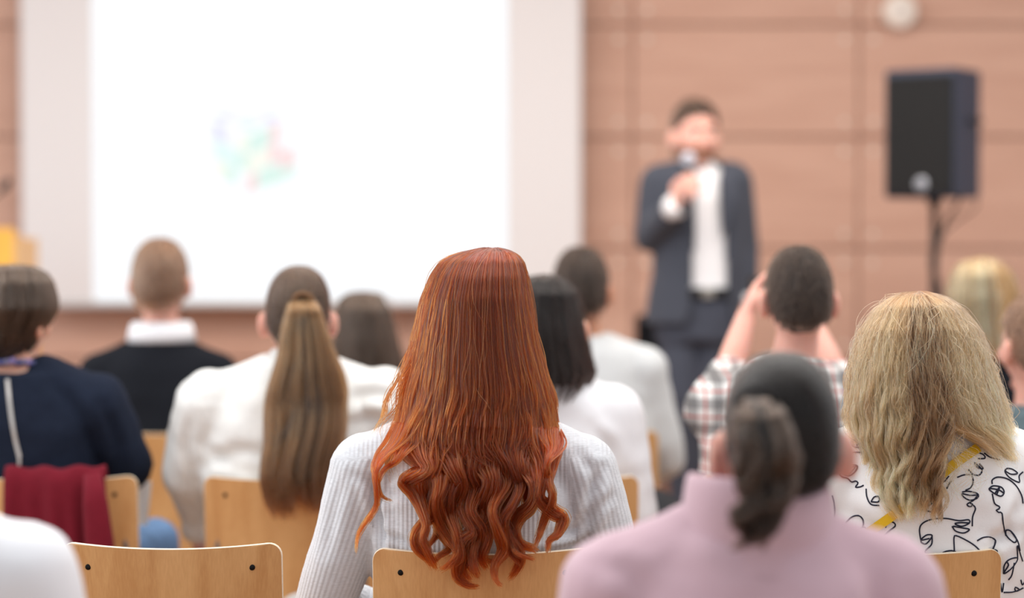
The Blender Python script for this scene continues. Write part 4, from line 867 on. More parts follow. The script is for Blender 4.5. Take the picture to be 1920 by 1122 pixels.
# ------------------------------------------------------------------ the woman in the pink fleece
pink = seated('woman with a dark brown ponytail in a pale pink stand-collar fleece', YA, 1412, 1464, 668, 0.985, 0.242, PINK, 'fleece_jacket', skin=SKIN2, bw=1.1, hair_t=0.010, wr=0.004, infl=0.016, voxel=0.009, trousers=DARKTR, arm_r=1.1, slope=0.02, hs=1.02,
              folds=proj_folds([([(1220, 990), (1330, 985), (1450, 995)], 0.003, 0.02), ([(1290, 945), (1400, 965), (1540, 950)], 0.006, 0.010), ([(1130, 1060), (1180, 1080), (1200, 1122)], 0.006, 0.015), ([(1650, 1060), (1640, 1122), (1640, 1180)], 0.005, 0.015)], 2.82))
def stand_collar(per, dx, dy, z, prof, m, front=0.6):
    """open standing collar: (height, rx, ry) outside going up, then inside going down"""
    x, y = per['hc'][0] + dx, per['O'][1] + 0.155 + dy; P = []; n = 44
    for hh, rx, ry in prof:
        for k in range(n):
            a = 2 * math.pi * k / n; c_, s_ = math.cos(a), math.sin(a); P.append((x + rx * c_, y + ry * s_, z + hh + 0.012 * c_ * (-1) * (hh / 0.1) + 0.004 * math.sin(3 * a + 1) - 0.02 * max(0, s_)))
    b = B(); b.add(P, grid_faces(n, len(prof))); me = mesh_from(b, 'collar'); return obj('collar', me, m, per['g'])
stand_collar(pink, -0.030, -0.002, 0.985, [(-0.02, 0.122, 0.104), (0.012, 0.106, 0.094), (0.022, 0.104, 0.096), (0.050, 0.106, 0.100), (0.082, 0.101, 0.095), (0.096, 0.098, 0.090), (0.100, 0.094, 0.086), (0.096, 0.089, 0.081), (0.05, 0.088, 0.080), (0.0, 0.085, 0.078)], PINK)
tied_scalp(pink, S_DRK, H_DRK, (-0.22, -1, -0.05), n=2200, rad=0.0008, seed=51, back=-0.6)
P_ROWS = [(752, 1392, 1448), (775, 1380, 1468), (810, 1375, 1482), (850, 1378, 1492), (890, 1385, 1490), (930, 1388, 1480), (970, 1380, 1455), (1000, 1378, 1442), (1040, 1375, 1425)]
yk = YA + 0.155 - 0.125
tail_strands(pink, P_ROWS, [(752, yk + 0.015), (775, yk - 0.02), (830, yk - 0.035), (900, yk - 0.03), (980, yk - 0.04), (1040, yk - 0.05)], 1700, (950, 1038), H_TAILD, 0.0008, seed=52, wave=0.0045, lam=110, shell=S_DRK, thick=0.6, curl0=1.6)
b = B(); tc_ = W(1418, 756, yk + 0.005); R0 = rotx(0.5)
P = [tc_ + R0 @ np.array([0.024 * math.cos(a), 0.0, 0.022 * math.sin(a)]) for a in np.linspace(0, 6.283, 20)]
tube(b, P, 0.005, 8); obj('hair_tie', b, mat('hair_tie_black', (28, 24, 24), 0.8), pink['o'])

# ------------------------------------------------------------------ person in white, picture corner
def hood(b, T, hc):
    x, y = hc[0], T(0, 0.155, 0)[1]
    loft(b, [(x, y - 0.01, 0.99, 0.150, 0.12), (x, y - 0.02, 1.03, 0.150, 0.125), (x, y - 0.02, 1.07, 0.135, 0.115), (x, y - 0.01, 1.10, 0.11, 0.09)], e=2.1)
wht = seated('person in a white hooded top, only a shoulder showing in the picture corner', YA, -225, -215, 640, 1.0, 0.255, WHITES, 'hooded_top', skin=SKIN, bw=1.05, wr=0.004, infl=0.014, extra=hood, trousers=GREYTR, arm_r=1.1)
short_hair(wht, S_BRN, H_BRN, n=600, seed=61)

# ------------------------------------------------------------------ person in the navy jumper
nav = seated('person with a short brown bob in a navy jumper with a back zip', YC, 22, 20, 499, 1.045, 0.268, NAVYK, 'jumper', skin=SKIN, bw=1.12, hair_t=0.02, wr=0.004, infl=0.016, trousers=JEANS, arm_r=1.2, yaw=-0.35, nk=0.012, elbow=[(-0.29, 0.17, 0.80), (0.272, 0.2, 0.85)], wrist=[(-0.1, 0.42, 0.66), (0.16, 0.42, 0.72)], knees={1: (0.295, 0.50, 0.61)}, slope=0.01,
             folds=proj_folds([([(100, 720), (160, 790), (190, 880)], 0.006, 0.014), ([(190, 760), (215, 820), (225, 890)], 0.006, 0.014)], 5.12))
N_ROWS = [(497, 20, 22), (500, -20, 60), (510, -45, 84), (530, -62, 98), (560, -72, 107), (580, -73, 108), (598, -70, 98), (618, -60, 82), (645, -46, 66), (668, -35, 50)]
N_YB = [(497, YC + 0.15), (505, YC + 0.07), (530, YC + 0.035), (580, YC + 0.025), (640, YC + 0.06), (670, YC + 0.09)]
nsh = hair_shell(nav, N_ROWS, N_YB, YC + 0.17, 648, S_ASH, 0.93, 0.02)
long_strands(nav, N_ROWS, N_YB, YC + 0.17, 2200, (615, 668), H_ASH, 0.0009, M=16, wave=0.002, start=560, clumps=50, fray=0.0015, seed=71, tight=0.2, parent=nsh, rho=(0.94, 1.02))
# knotted necklace and zip
zp, zn = on_cloth(nav, catmull([(14, 712), (20, 770), (28, 820), (37, 858)], 24), lift=0.002)
b = B(); ribbon(b, zp, zn, 0.009, 0.002); zipo = obj('zip', b, mat('zip_silver', (205, 200, 196), 0.35, metal=0.7), nav['g'], angle=40)
b = B(); box(b, zp[-1] + [0, -0.004, -0.01], (0.007, 0.003, 0.022), bev=0.001); obj('zip_pull', b, mat('zip_silver', (205, 200, 196), 0.35), zipo, smooth=False)
nc = np.array([nav['x0'], YC + 0.16, W(30, 690, YC + 0.1)[2] + 0.004]); NECK = tag(empty('bead_necklace', nc), 'lilac and blue beaded necklace around the neck above the navy jumper', 'necklace')
bcols = [mat('bead_lilac', (136, 122, 178), 0.5), mat('bead_blue', (72, 78, 130), 0.5), mat('bead_grey', (120, 116, 150), 0.5)]
bmesh_ = []
for q in range(3):
    b = B(); sphere(b, (0, 0, 0), 0.0085, nu=10, nv=7); me = mesh_from(b, 'bead'); me.materials.append(bcols[q]); me.shade_smooth(); bmesh_.append(me)
for i in range(34):
    a = 2 * math.pi * i / 34; o = bpy.data.objects.new('bead', bmesh_[i % 3]); COL.objects.link(o); o.parent = NECK
    o.location = (0.072 * math.cos(a), 0.070 * math.sin(a) - 0.004, -0.012 * math.sin(a) + random.uniform(-0.003, 0.003))
# burgundy jacket hung over the chair back
def jacket_on_chair():
    X0 = W(92, 1000, YC)[0]; b = B(); xs = np.linspace(W(8, 900, YC)[0], W(196, 900, YC)[0] , 40); rows_ = []
    prof = [(-0.06, 0.30), (-0.045, 0.20), (-0.035, 0.10), (-0.028, 0.03), (-0.018, 0.005), (0.0, -0.012), (0.012, -0.012), (0.028, 0.002), (0.036, 0.04), (0.05, 0.12)]
    P = []
    for k, (dy, dzz) in enumerate(prof):
        for i, x in enumerate(xs):
            u = (x - X0) / 0.2; yb = YC + 0.034 * min(1.2, u * u) ; drop = dzz * (1.0 if k < 5 else 1); fo = 0.008 * math.sin(i * 0.75 + k * 0.2) * min(1, abs(dzz) * 6) + 0.006 * math.sin(i * 0.31 + 1)
            sl = 0.10 * max(0, dzz) * (i / 39)   # slants to the side as it falls
            P.append((x + sl * 0.9, yb + dy * 0.8 + (dzz * 0.14 if k > 5 else dzz * 0.02) - fo, 0.858 - dzz + 0.008 * (u * u - 1) + 0.004 * math.sin(i * 0.5)))
    b.add(P, grid_faces(40, len(prof), False)); o = obj('jacket', b, BURG, loc=(X0, YC, 0.83))
    s = o.modifiers.new('thick', 'SOLIDIFY'); s.thickness = 0.008; s.offset = -1; o.modifiers.new('sub', 'SUBSURF').render_levels = 1
    tag(o, 'burgundy wool jacket hung over a plywood chair back', 'jacket')
    # hanging sleeve
    b = B(); x = W(190, 900, YC)[0]
    tube(b, [(x - 0.015, YC - 0.035, 0.85), (x - 0.005, YC - 0.05, 0.78), (x + 0.004, YC - 0.055, 0.70), (x + 0.016, YC - 0.06, 0.60), (x + 0.026, YC - 0.06, 0.52)], [0.020, 0.030, 0.034, 0.036, 0.034], 16, ell=0.55)
    obj('sleeve', b, BURG, o)
jacket_on_chair()

# ------------------------------------------------------------------ man in the black jumper
blk = seated('man with short light brown hair in a black jumper over a white collar', YD, 300, 301, 453, 1.045, 0.235, BLACKK, 'jumper', skin=SKIN2, bw=1.05, hair_t=0.012, wr=0.003, infl=0.012, trousers=DARKTR, slope=0.01)
short_hair(blk, S_LBR, H_LBR, n=1500, length=0.03, rad=0.0011, seed=81, thick=0.008)
b = B(); hcx = blk['hc'][0]; zc = W(300, 622, YD + 0.12)[2]
for k, (rx, ry, z) in enumerate([(0.092, 0.082, -0.032), (0.090, 0.080, 0.0), (0.080, 0.072, 0.030), (0.074, 0.066, 0.034), (0.070, 0.062, 0.028), (0.066, 0.058, -0.02)]): pass
loft(b, [(hcx, YD + 0.165, zc - 0.032, 0.104, 0.090), (hcx, YD + 0.165, zc, 0.098, 0.084), (hcx, YD + 0.165, zc + 0.024, 0.090, 0.076), (hcx, YD + 0.165, zc + 0.028, 0.083, 0.070), (hcx, YD + 0.165, zc + 0.020, 0.07, 0.06)], e=2.1)
obj('collar', b, WHITES, blk['o'])

# ------------------------------------------------------------------ woman with the long ponytail
pon = seated('woman in a white jumper with a very long straight brown ponytail', YC, 555, 560, 505, 1.05, 0.275, WHITEK, 'jumper', skin=SKIN2, bw=1.2, hair_t=0.010, wr=0.006, infl=0.016, trousers=JEANS, arm_r=1.25, elbow=[(-0.268, 0.21, 0.83), (0.285, 0.22, 0.76)], extra=lambda b, T, hc: sphere(b, T(-0.266, 0.31, 0.675), (0.045, 0.055, 0.045)), wrist=[(-0.250, 0.33, 0.685), (0.12, 0.42, 0.66)], slope=0.03,
             folds=proj_folds([([(370, 880), (440, 850), (520, 860)], 0.008, 0.016), ([(375, 830), (430, 870), (500, 890)], 0.007, 0.014), ([(640, 760), (690, 740), (740, 745)], 0.008, 0.014), ([(650, 800), (700, 785), (750, 800)], 0.008, 0.014), ([(360, 780), (352, 840), (368, 900)], 0.009, 0.014)], 5.12))
tied_scalp(pon, S_BRN, H_BRN, (0.03, -1, 0.18), n=1600, rad=0.001, seed=91)
yk = YC + 0.155 - 0.10
T_ROWS = [(560, 548, 586), (580, 540, 598), (620, 530, 612), (660, 524, 624), (700, 514, 640), (740, 506, 650), (800, 498, 646), (860, 494, 636), (900, 494, 626), (950, 502, 618), (980, 512, 614)]
tail_strands(pon, T_ROWS, [(560, yk + 0.0), (575, yk - 0.025), (640, yk - 0.035), (760, yk - 0.045), (900, yk - 0.085), (980, yk - 0.09)], 1800, (925, 978), H_TAIL, 0.001, seed=92, wave=0.004, lam=160, shell=S_BRN, thick=0.35, tone_fn=lambda a, r: 0.4)
b = B(); tc_ = W(568, 566, yk - 0.008); P = [tc_ + np.array([0.024 * math.cos(a), -0.004 * math.sin(a), 0.02 * math.sin(a)]) for a in np.linspace(0, 6.283, 20)]
tube(b, P, 0.005, 8); obj('hair_tie', b, mat('hair_tie_brown', (120, 86, 58), 0.8), pon['o'])
b = B(); zc = W(555, 668, YC + 0.12)[2]; loft(b, [(pon['hc'][0], YC + 0.165, zc - 0.02, 0.076, 0.070), (pon['hc'][0], YC + 0.165, zc + 0.012, 0.070, 0.064), (pon['hc'][0], YC + 0.165, zc + 0.016, 0.062, 0.056)], e=2.0); obj('neckband', b, WHITEK, pon['o'])

# ------------------------------------------------------------------ brown-haired woman further forward
w8 = seated('brown-haired woman mostly hidden behind the ponytail woman', YD, 690, 683, 549, 0.93, 0.22, WHITES, 'top', skin=SKIN, hair_t=0.018, trousers=DARKTR, wr=0.003)
V_ROWS = [(547, 680, 684), (551, 655, 706), (560, 640, 718), (580, 630, 730), (610, 624, 738), (640, 621, 746), (670, 618, 754), (710, 616, 766), (740, 620, 770)]
V_YB = [(547, YD + 0.15), (555, YD + 0.08), (580, YD + 0.04), (640, YD + 0.025), (740, YD + 0.02)]
vs_ = hair_shell(w8, V_ROWS, V_YB, YD + 0.17, 720, S_ASH, 0.93)
long_strands(w8, V_ROWS, V_YB, YD + 0.17, 1300, (680, 740), H_ASH, 0.0011, M=16, wave=0.003, start=640, clumps=40, fray=0.0015, seed=101, parent=vs_, rho=(0.95, 1.02))

# ------------------------------------------------------------------ dark-haired woman in the white blouse
w9 = seated('dark-haired woman in a white blouse just beyond the red-haired woman', YC, 1015, 1030, 518, 1.03, 0.232, WHITES, 'blouse', skin=SKIN, hair_t=0.016, trousers=DARKTR, wr=0.006, infl=0.014, bw=1.1, arm_r=1.15, slope=0.0, elbow=[(-0.24, 0.17, 0.70), (0.225, 0.15, 0.66)], knees={1: (0.24, 0.57, 0.66)},
            folds=proj_folds([([(1110, 800), (1140, 840), (1150, 900)], 0.007, 0.014), ([(1080, 840), (1120, 870), (1150, 930)], 0.006, 0.014)], 5.12))
D_ROWS = [(515, 1020, 1024), (519, 1000, 1044), (528, 982, 1060), (550, 962, 1078), (590, 948, 1090), (630, 945, 1100), (670, 948, 1110), (700, 955, 1118), (730, 970, 1100), (760, 985, 1075)]
D_YB = [(515, YC + 0.15), (525, YC + 0.07), (550, YC + 0.03), (620, YC + 0.01), (760, YC - 0.005)]
ds = hair_shell(w9, D_ROWS, D_YB, YC + 0.17, 715, S_DRK, 0.92)
long_strands(w9, D_ROWS, D_YB, YC + 0.17, 1800, (690, 762), H_DRK, 0.001, M=18, wave=0.004, lam=120, start=620, clumps=36, fray=0.0015, seed=111, parent=ds, rho=(0.95, 1.03), tight=0.6)

# ------------------------------------------------------------------ man in the pale grey jumper
m10 = seated('man with short dark hair in a pale grey jumper, seen past the dark-haired woman', YD, 1100, 1090, 469, 1.045, 0.232, GREYK, 'jumper', skin=SKIN3, hair_t=0.012, trousers=JEANS, wr=0.004, infl=0.014, bw=1.1, arm_r=1.15, yaw=-0.15, slope=0.02, knees={1: (0.21, 0.575, 0.545)})
short_hair(m10, S_DK2, H_DK2, n=1400, length=0.022, rad=0.0011, seed=121, thick=0.008)

# ------------------------------------------------------------------ man in the checked shirt, arms raised
m11 = seated('man with cropped dark hair in a checked shirt raising both hands to his face', YC, 1474, 1497, 470, 1.04, 0.232, PLAID, 'checked_shirt', skin=SKIN2, hair_t=0.008, trousers=DARKTR, wr=0.004, infl=0.014, bw=1.12, arm_r=1.1, sleeve='short', bvox=0.006,
             elbow=[(-0.125, 0.36, 1.045), (0.150, 0.36, 1.045)], wrist=[(-0.066, 0.46, 1.205), (0.105, 0.46, 1.19)], curls=(0.7, 0.7), slope=0.03, knees={-1: (-0.30, 0.57, 0.68)})
short_hair(m11, S_DK2, H_DK2, n=1800, length=0.012, rad=0.0009, seed=131, thick=0.005)
# phone in his raised hands
pc = m11['T'](0.02, 0.53, 1.27); b = B(); box(b, pc, (0.150, 0.008, 0.074), bev=0.003)
ph_ = tag(obj('phone', b, mat('phone_black', (18, 18, 22), 0.25), loc=pc, smooth=False), 'dark phone held up in front of the face of the checked-shirt man', 'phone')
b = B(); box(b, pc + [0, -0.0042, 0], (0.142, 0.001, 0.068)); obj('screen', b, emit('phone_screen', (120, 110, 110), 0.5), ph_, smooth=False)

# ------------------------------------------------------------------ pale blonde woman by the loudspeaker
w12 = seated('woman with pale blonde hair sitting nearest the loudspeaker stand', YD, 1855, 1846, 487, 1.01, 0.215, BLACKK, 'top', skin=SKIN, hair_t=0.018, trousers=DARKTR, wr=0.003)
E_ROWS = [(484, 1836, 1840), (488, 1812, 1866), (498, 1796, 1884), (520, 1782, 1902), (550, 1775, 1912), (590, 1776, 1916), (640, 1784, 1915), (690, 1795, 1912)]
E_YB = [(484, YD + 0.15), (492, YD + 0.08), (515, YD + 0.04), (560, YD + 0.025), (690, YD + 0.03)]
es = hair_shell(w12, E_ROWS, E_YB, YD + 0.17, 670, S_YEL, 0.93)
long_strands(w12, E_ROWS, E_YB, YD + 0.17, 1500, (640, 690), H_YEL, 0.0011, M=16, wave=0.003, start=600, clumps=26, fray=0.0015, seed=141, parent=es, rho=(0.95, 1.02), tone_fn=lambda u, r: -2.2 if (0.1 < u < 0.3 or u > 0.75) else 0.2)

# ------------------------------------------------------------------ man at the picture edge
m13 = seated('man with cropped sandy hair, cut off by the picture edge', YC, 1952, 1944, 558, 0.94, 0.225, TEAL, 'shirt', skin=SKIN2, hair_t=0.010, trousers=DARKTR, wr=0.003, yaw=0.25)
short_hair(m13, S_LBR, H_LBR, n=1300, length=0.014, rad=0.001, seed=151, thick=0.005, back=-0.6)
#@@STAGE
# ------------------------------------------------------------------ the presenter on the stage
def presenter():
    Y = 7.84; G = 0.14
    def A(px, py, dy=0.0): return W(px, py, Y + dy)
    O = np.array([A(1310, 600)[0], Y, G])
    SUIT = mat('suit_slate', (66, 69, 79), 0.85, bump=0.15, bscale=500, sheen=0.1, spec=0.2); TRO = mat('suit_trousers', (66, 69, 80), 0.85, bump=0.15, bscale=500, spec=0.2)
    SHIRT = mat('shirt_cotton', (236, 234, 236), 0.75, spec=0.25); BELT = mat('belt_black', (24, 22, 22), 0.4)
    hc = A(1304, 256); Rh = rotz(math.pi + 0.22) @ rotx(-0.05)
    shL, shR = A(1238, 345), A(1372, 342); eL, wL = A(1216, 446, -0.03), A(1268, 385, -0.20); eR, wR = A(1396, 462, 0.02), A(1394, 560, -0.02)
    kL, aL = A(1278, 745, -0.06), A(1290, 925, 0.0); kR, aR = A(1334, 745, -0.03), A(1322, 925, 0.05)
    aL[2] = aR[2] = G + 0.09
    def torso(b, e, top=0.0):
        S = [(600, 1306, .165, .115), (560, 1308, .165, .115), (520, 1310, .160, .112), (470, 1310, .158, .112), (420, 1308, .165, .115), (370, 1307, .165, .108), (340, 1306, .145, .09), (322, 1306, .10, .075), (312, 1306, .068, .062)]
        loft(b, [(A(px, py)[0], Y, A(px, py)[2], rx + e, ry + e) for py, px, rx, ry in S], e=2.3)
        for q, s in ((-1, shL), (1, shR)): capsules(b, [A(1306 + q * 20, 330), s], [0.05 + e, 0.062 + e])
    b = B(); torso(b, -0.012); at = head_shape(b, hc, Rh, 1.0)
    capsules(b, [A(1306, 335), hc + [0, 0.012, -0.05]], [0.062, 0.057])
    capsules(b, [shL, eL, wL], [0.05, 0.04, 0.028]); capsules(b, [shR, eR, wR], [0.05, 0.04, 0.028])
    fL = A(1290, 352, -0.24) - wL; hand(b, wL, fL, (0.55, 0.55, 0.35), 1, 1.15, thumb=1.0)
    hand(b, wR, wR - eR, (-1, 0.2, 0), 1, 0.55)
    for h, k, a in ((A(1277, 600), kL, aL), (A(1338, 600), kR, aR)): capsules(b, [h, k, a], [0.07, 0.05, 0.035]); capsules(b, [a, a + [0, -0.10, -0.055]], [0.035, 0.028])
    p = obj('person', remesh(b, 0.006, 3, name='person'), SKIN2, loc=O); tag(p, 'presenter in a slate blue suit speaking into a handheld microphone', 'person')
    eyes(p, at)
    # shirt, trousers, belt
    b = B(); torso(b, -0.004); obj('shirt', remesh(b, 0.010, 4, name='shirt'), SHIRT, p)
    for q, dx in ((-1, 0), (1, 0)):
        b = B(); c0 = A(1306 + q * 5, 322, -0.066); c1 = A(1306 + q * 34, 316, -0.01); c2 = A(1306 + q * 30, 300, -0.005); c3 = A(1306 + q * 9, 306, -0.052); c4 = A(1306 + q * 22, 338, -0.085)
        V = np.array([c0, c4, c1, c2, c3]); V2 = V + [0, 0.006, 0]
        b.add(np.vstack([V, V2]), [(0, 1, 2, 3, 4), (9, 8, 7, 6, 5)] + [(i, (i + 1) % 5, (i + 1) % 5 + 5, i + 5) for i in range(5)]); obj('collar', b, SHIRT, p, smooth=False)
    b = B(); loft(b, [(A(1306, 330)[0], Y, A(1306, py)[2], r1, r2) for py, r1, r2 in ((334, 0.078, 0.075), (318, 0.070, 0.068), (304, 0.066, 0.062))], e=2.0); obj('collar_band', b, SHIRT, p)
    b = B(); z0 = A(1306, 548)[2]; loft(b, [(A(1308, 600)[0], Y, A(1308, 640)[2], .160, .118), (A(1308, 590)[0], Y, A(1308, 590)[2], .166, .118), (A(1308, 548)[0], Y, z0, .160, .113)])
    for h, k, a in ((A(1275, 610), kL, aL), (A(1340, 610), kR, aR)): capsules(b, [h, k, a + [0, 0, -0.02]], [0.088, 0.066, 0.056])
    me = remesh(b, 0.011, 4, name='trousers'); co, no = coords(me); setco(me, co + no * (0.003 * lump(co, 25, 4))[:, None]); obj('trousers', me, TRO, p)
    b = B(); x = A(1308, 548)[0]; N_ = 40; P = []
    for z, r in ((-0.019, 0.0), (-0.019, 0.006), (0.019, 0.006), (0.019, 0.0)):
        for k in range(N_):
            a = 2 * math.pi * k / N_; c, s = math.cos(a), math.sin(a); P.append((x + (0.164 + r) * math.copysign(abs(c) ** .87, c), Y + (0.116 + r) * math.copysign(abs(s) ** .87, s), z0 + z))
    b.add(P, grid_faces(N_, 4)); be = obj('belt', b, BELT, p, angle=40)
    b = B(); box(b, (A(1322, 548)[0], Y - 0.126, z0), (0.042, 0.006, 0.036), bev=0.003); obj('buckle', b, mat('buckle_steel', (190, 186, 176), 0.3, metal=1.0), be, smooth=False)
    # jacket, open at the front
    b = B(); torso(b, 0.014); loft(b, [(A(1304, 600)[0], Y, A(1304, 606)[2], .188, .135), (A(1306, 560)[0], Y, A(1306, 560)[2], .180, .128), (A(1308, 520)[0], Y, A(1306, 520)[2], .172, .125)])
    capsules(b, [shL, shL * .5 + eL * .5, eL], [0.076, 0.066, 0.058]); capsules(b, [eL, wL * .9 + eL * .1], [0.058, 0.044])
    capsules(b, [shR, shR * .5 + eR * .5, eR], [0.076, 0.066, 0.056]); capsules(b, [eR, wR], [0.056, 0.044])
    me = remesh(b, 0.009, 4, name='jacket'); co, no = coords(me); setco(me, co + no * (0.004 * lump(co, 20, 8))[:, None])
    co, no = coords(me)
    zz = [A(1306, q)[2] for q in (610, 548, 440, 330, 300)]; xl = [A(q, 500)[0] for q in (1286, 1292, 1300, 1300, 1296)]; xr = [A(q, 500)[0] for q in (1372, 1360, 1354, 1350, 1346)]
    l = np.interp(co[:, 2], zz, xl); r = np.interp(co[:, 2], zz, xr)
    kill = (co[:, 0] > l) & (co[:, 0] < r) & (co[:, 1] < Y - 0.015) & (co[:, 1] > Y - 0.16) & (co[:, 2] > A(1306, 612)[2])
    kill &= ~((np.linalg.norm(co - wL, axis=1) < 0.075) | ((co[:, 1] < Y - 0.145)))
    bm = bmesh.new(); bm.from_mesh(me); bm.verts.ensure_lookup_table(); bmesh.ops.delete(bm, geom=[bm.verts[i] for i in np.where(kill)[0]], context='VERTS'); bm.to_mesh(me); bm.free()
    jk = obj('jacket', me, SUIT, p); s = jk.modifiers.new('cloth', 'SOLIDIFY'); s.thickness = 0.006; s.offset = -1
    for q in (-1, 1):   # lapels
        xs = (lambda v: A(v, 400)[0])
        e0 = 1299 if q < 0 else 1352
        pts = [(e0 + q * 2, 315, -0.06), (e0 + q * 28, 335, -0.108), (e0 + q * 30, 372, -0.128), (e0 + q * 24, 376, -0.130), (e0 + q * 27, 384, -0.131), (e0 + q * 2, 448, -0.136), (e0 - q * 2, 380, -0.127), (e0 - q * 3, 335, -0.102)]
        V = np.array([A(*t) for t in pts]); n = len(V); b = B(); b.add(np.vstack([V, V + [0, 0.006, 0]]), [tuple(range(n)), tuple(range(2 * n - 1, n - 1, -1))] + [(i, (i + 1) % n, (i + 1) % n + n, i + n) for i in range(n)]); obj('lapel', b, SUIT, jk, smooth=False)
    d = (wL - eL) / np.linalg.norm(wL - eL); b = B(); tube(b, [wL - d * 0.035, wL - d * 0.01, wL + d * 0.014, wL + d * 0.015], [0.046, 0.045, 0.043, 0.03], 20); obj('cuff', b, SHIRT, p)
    d = (wR - eR) / np.linalg.norm(wR - eR); b = B(); tube(b, [wR - d * 0.01, wR + d * 0.02, wR + d * 0.021], [0.043, 0.040, 0.028], 20); obj('cuff', b, SHIRT, p)
    for a, y in ((aL, 0.1), (aR, -0.15)):
        shoe(p, (a[0], a[1] - 0.02, G), math.pi + y)
    D = dict(o=p, hc=hc, R=Rh)
    short_hair(D, mat('hair_presenter_under', (62, 46, 38), 0.6, var=0.3, vscale=40), hair_mat('hair_presenter', (70, 52, 42), (92, 70, 56), 0.4, 0.2), n=1500, length=0.03, rad=0.0011, seed=161, thick=0.009, back=-0.6, fr=0.74)
    # beard: short dark cover over the jaw
    b = B(); nu, nv = 30, 16; P = []
    for j in range(nv):
        for i in range(nu):
            a = math.radians(-20 + 220 * i / (nu - 1)); z = -0.35 - 0.62 * j / (nv - 1); rr = math.sqrt(max(0.0, 1 - z * z)); k = 1 - 0.30 * (-z) ** 1.6
            P.append((math.cos(a) * rr * (HA * k + 0.006), math.sin(a) * rr * (HB + 0.006) + 0.010 + (0.012 if math.sin(a) > 0.8 else 0.0) * (1 if z < -0.5 else 0.3), z * (HC + 0.004)))
    b.add(np.array(P) @ Rh.T + hc, grid_faces(nu, nv, False)); be_ = obj('beard', b, mat('beard_brown', (160, 112, 90), 0.8, var=0.3, vscale=120), p); s = be_.modifiers.new('t', 'SOLIDIFY'); s.thickness = 0.006
    for q in (-1, 1):
        b = B(); tube(b, [at(q * 0.014, 0.098, 0.030), at(q * 0.032, 0.094, 0.035), at(q * 0.050, 0.080, 0.031)], [0.004, 0.005, 0.003], 8); obj('eyebrow', b, mat('hair_presenter_under', (62, 46, 38), 0.6), p)
    b = B(); tube(b, [at(-0.024, 0.096, -0.057), at(-0.008, 0.104, -0.054), at(0.008, 0.104, -0.054), at(0.024, 0.096, -0.057)], [0.003, 0.0055, 0.0055, 0.003], 8); obj('lips', b, mat('lips_rose', (176, 104, 94), 0.5), p)
    # microphone in his hand
    m0, m1 = A(1283, 378, -0.235), A(1291, 300, -0.20); d = m1 - m0; L_ = np.linalg.norm(d); d /= L_
    mic = tag(empty('microphone', m0), 'handheld microphone with a silver mesh head held at the presenter\'s mouth', 'microphone')
    b = B(); tube(b, [m0 - d * 0.04, m0 - d * 0.038, m0 + d * L_ * 0.55, m0 + d * (L_ - 0.022)], [0.010, 0.0125, 0.0145, 0.019], 20); obj('handle', b, BLACKPL, mic, angle=40)
    b = B(); sphere(b, m1, (0.027, 0.027, 0.029), nu=20, nv=14); obj('mesh_head', b, mat('mic_mesh', (214, 214, 226), 0.35, bump=0.5, bscale=900), mic)
    b = B(); x_, y_, _ = frame(d); tube(b, [m1 + 0.0275 * (math.cos(a) * x_ + math.sin(a) * y_) for a in np.linspace(0, 6.283, 24)], 0.003, 8); obj('band', b, mat('mic_band', (170, 170, 176), 0.3, metal=1.0), mic)
presenter()

